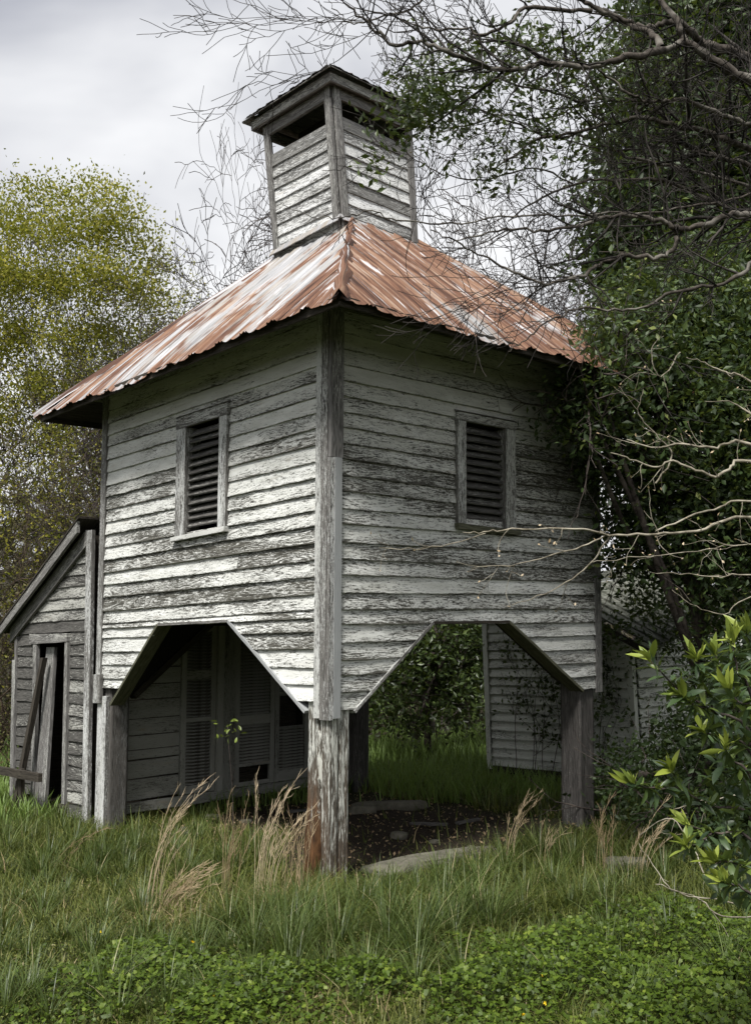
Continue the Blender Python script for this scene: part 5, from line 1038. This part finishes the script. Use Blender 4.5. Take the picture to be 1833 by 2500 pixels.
# fine pale stems by the right of the foreground
Tn = Tubes(); q0 = ground_at(1620, 2260); tw = thing('dead_twigs', q0, 'bare pale twigs sprawled low beside the bright leafed shrub', 'branch')
for pts in ([(1560, 2060, 4.9), (1620, 2150, 4.8), (1680, 2185, 4.7), (1790, 2205, 4.5), (1880, 2215, 4.4)], [(1600, 2160, 4.8), (1690, 2190, 4.7), (1760, 2235, 4.5), (1850, 2240, 4.4)], [(1640, 1985, 4.6), (1700, 1960, 4.6), (1760, 1950, 4.5), (1850, 1940, 4.4)], [(1560, 2040, 5.0), (1640, 2000, 4.9), (1700, 2090, 4.8), (1730, 2160, 4.7)]):
    l_ = smoothline([at(*p) for p in pts], 5, .004); Tn.add(l_, np.linspace(.002, .004, len(l_)), 5); twigs_along(Tn, l_, np.full(len(l_), .003), 5, .12, .002, 1, PRP)
Tn.build('twigs', M_PALE, tw)

# ------------------------------------------------------------------ stones and litter
def stone(c, r, rotz, label, seed, group=None, n=2):
    import bmesh
    bm = bmesh.new(); bmesh.ops.create_icosphere(bm, subdivisions=n + 1, radius=1)
    for v in bm.verts:
        p = v.co.copy(); f = 1 + .22 * mnoise.noise(p * 1.3 + Vector((seed, 0, 0))) + .08 * mnoise.noise(p * 4 + Vector((seed, 3, 0)))
        q = Vector((max(-.8, min(.8, p.x)), max(-.8, min(.8, p.y)), max(-.7, min(.62, p.z)))) * f; v.co = Vector((q.x * r[0], q.y * r[1], q.z * r[2]))
    me = bpy.data.meshes.new('stone'); bm.to_mesh(me); bm.free(); me.materials.append(M_STONE); me.polygons.foreach_set('use_smooth', [True] * len(me.polygons))
    o = bpy.data.objects.new('stone', me); o.location = tuple(c); o.rotation_euler = (0, 0, rotz); COL.objects.link(o); tag(o, label, 'stone', group); return o
s0 = ground_at(880, 2135); s1 = ground_at(1215, 2085); mid = (s0 + s1) / 2; ang_ = math.atan2(s1[1] - s0[1], s1[0] - s0[0])
stone((mid[0], mid[1], -.015), (.66, .14, .11), ang_, 'long flat stone sunk in the grass in front of the dirt floor', 1.3, n=4)
g = ground_at(1525, 2135); stone((g[0], g[1], .03), (.17, .12, .11), .9, 'rounded stone half hidden in grass right of the right post', 4.1, n=3)
b = ground_at(950, 1975); stone((b[0], b[1], .03), (.40, .10, .06), math.atan2(CR[1], CR[0]) - .1, 'long narrow stone by the foot of the rear post', 7.7, n=3)
b = ground_at(885, 1985); stone((b[0], b[1], .02), (.16, .10, .08), .3, 'small stone touching the long narrow one by the rear post', 2.2, n=2)
for k, (x, y, s_, lb) in enumerate(((975, 2045, .09, 'flat chip of stone on the dirt floor nearest the rotten post'), (1060, 2060, .05, 'small pale stone in the middle of the dirt floor'), (1150, 2075, .05, 'small stone on the dirt just behind the long flat stone'), (520, 2000, .09, 'rough stone on the dirt below the louvred doors'), (600, 2010, .06, 'smaller rough stone right of the one below the louvred doors'))):
    b = ground_at(x, y); stone((b[0], b[1], .012), (s_, s_ * .7, s_ * .5), k * 1.1, lb, k * 3.3 + .5, 'loose stones on the dirt floor', 2)
for k, (x, y, a, ln2, lb) in enumerate(((1000, 2020, .3, .34, 'broken grey board end lying on the dirt behind the rotten post'), (1120, 2020, 1.3, .22, 'short splintered board on the dirt right of the stone chip'), (440, 2030, -.5, .40, 'fallen board on the dirt near the left post'), (700, 1990, .8, .28, 'broken slat on the dirt below the louvred doors'))):
    b = ground_at(x, y); mb = MB(); ca, sa = math.cos(a) * ln2, math.sin(a) * ln2; p0, p1 = va(b[0], b[1], .035), va(b[0] + ca, b[1] + sa, .05); sd_ = va(-sa, ca, 0) / ln2 * .06
    mb.plank(p0, p1, p1 + sd_ * .8, p0 + sd_, (0, 0, -.018), None, 5, .003, .003); tag(mb.build('broken_board', M_BROWN, color=(.5, .6, 0, 1)), lb, 'board', 'loose boards on the dirt floor')
# leaf litter on the dirt
P = np.stack([RNG.uniform(-3.0, .3, 1500), RNG.uniform(.1, 3.2, 1500), np.zeros(1500)], 1); P[:, 2] = gz(P[:, 0], P[:, 1]) + .008; V, F, t = leaves(P, .035, .5, 0, None, .3); V[:, 2] = np.clip(V[:, 2], .0, .03) + .004
o = fast_mesh('leaf_litter', V, F, M_STRAW, tint=t * .4, loc=(0, 0, 0)); tag(o, 'dead leaf litter scattered on the dirt floor', None, None, 'stuff')
print('tris', sum(len(o.data.polygons) * (2 if len(o.data.polygons) and o.data.polygons[0].loop_total == 4 else 1) for o in sc.objects if o.type == 'MESH'), 'objs', len(sc.objects))
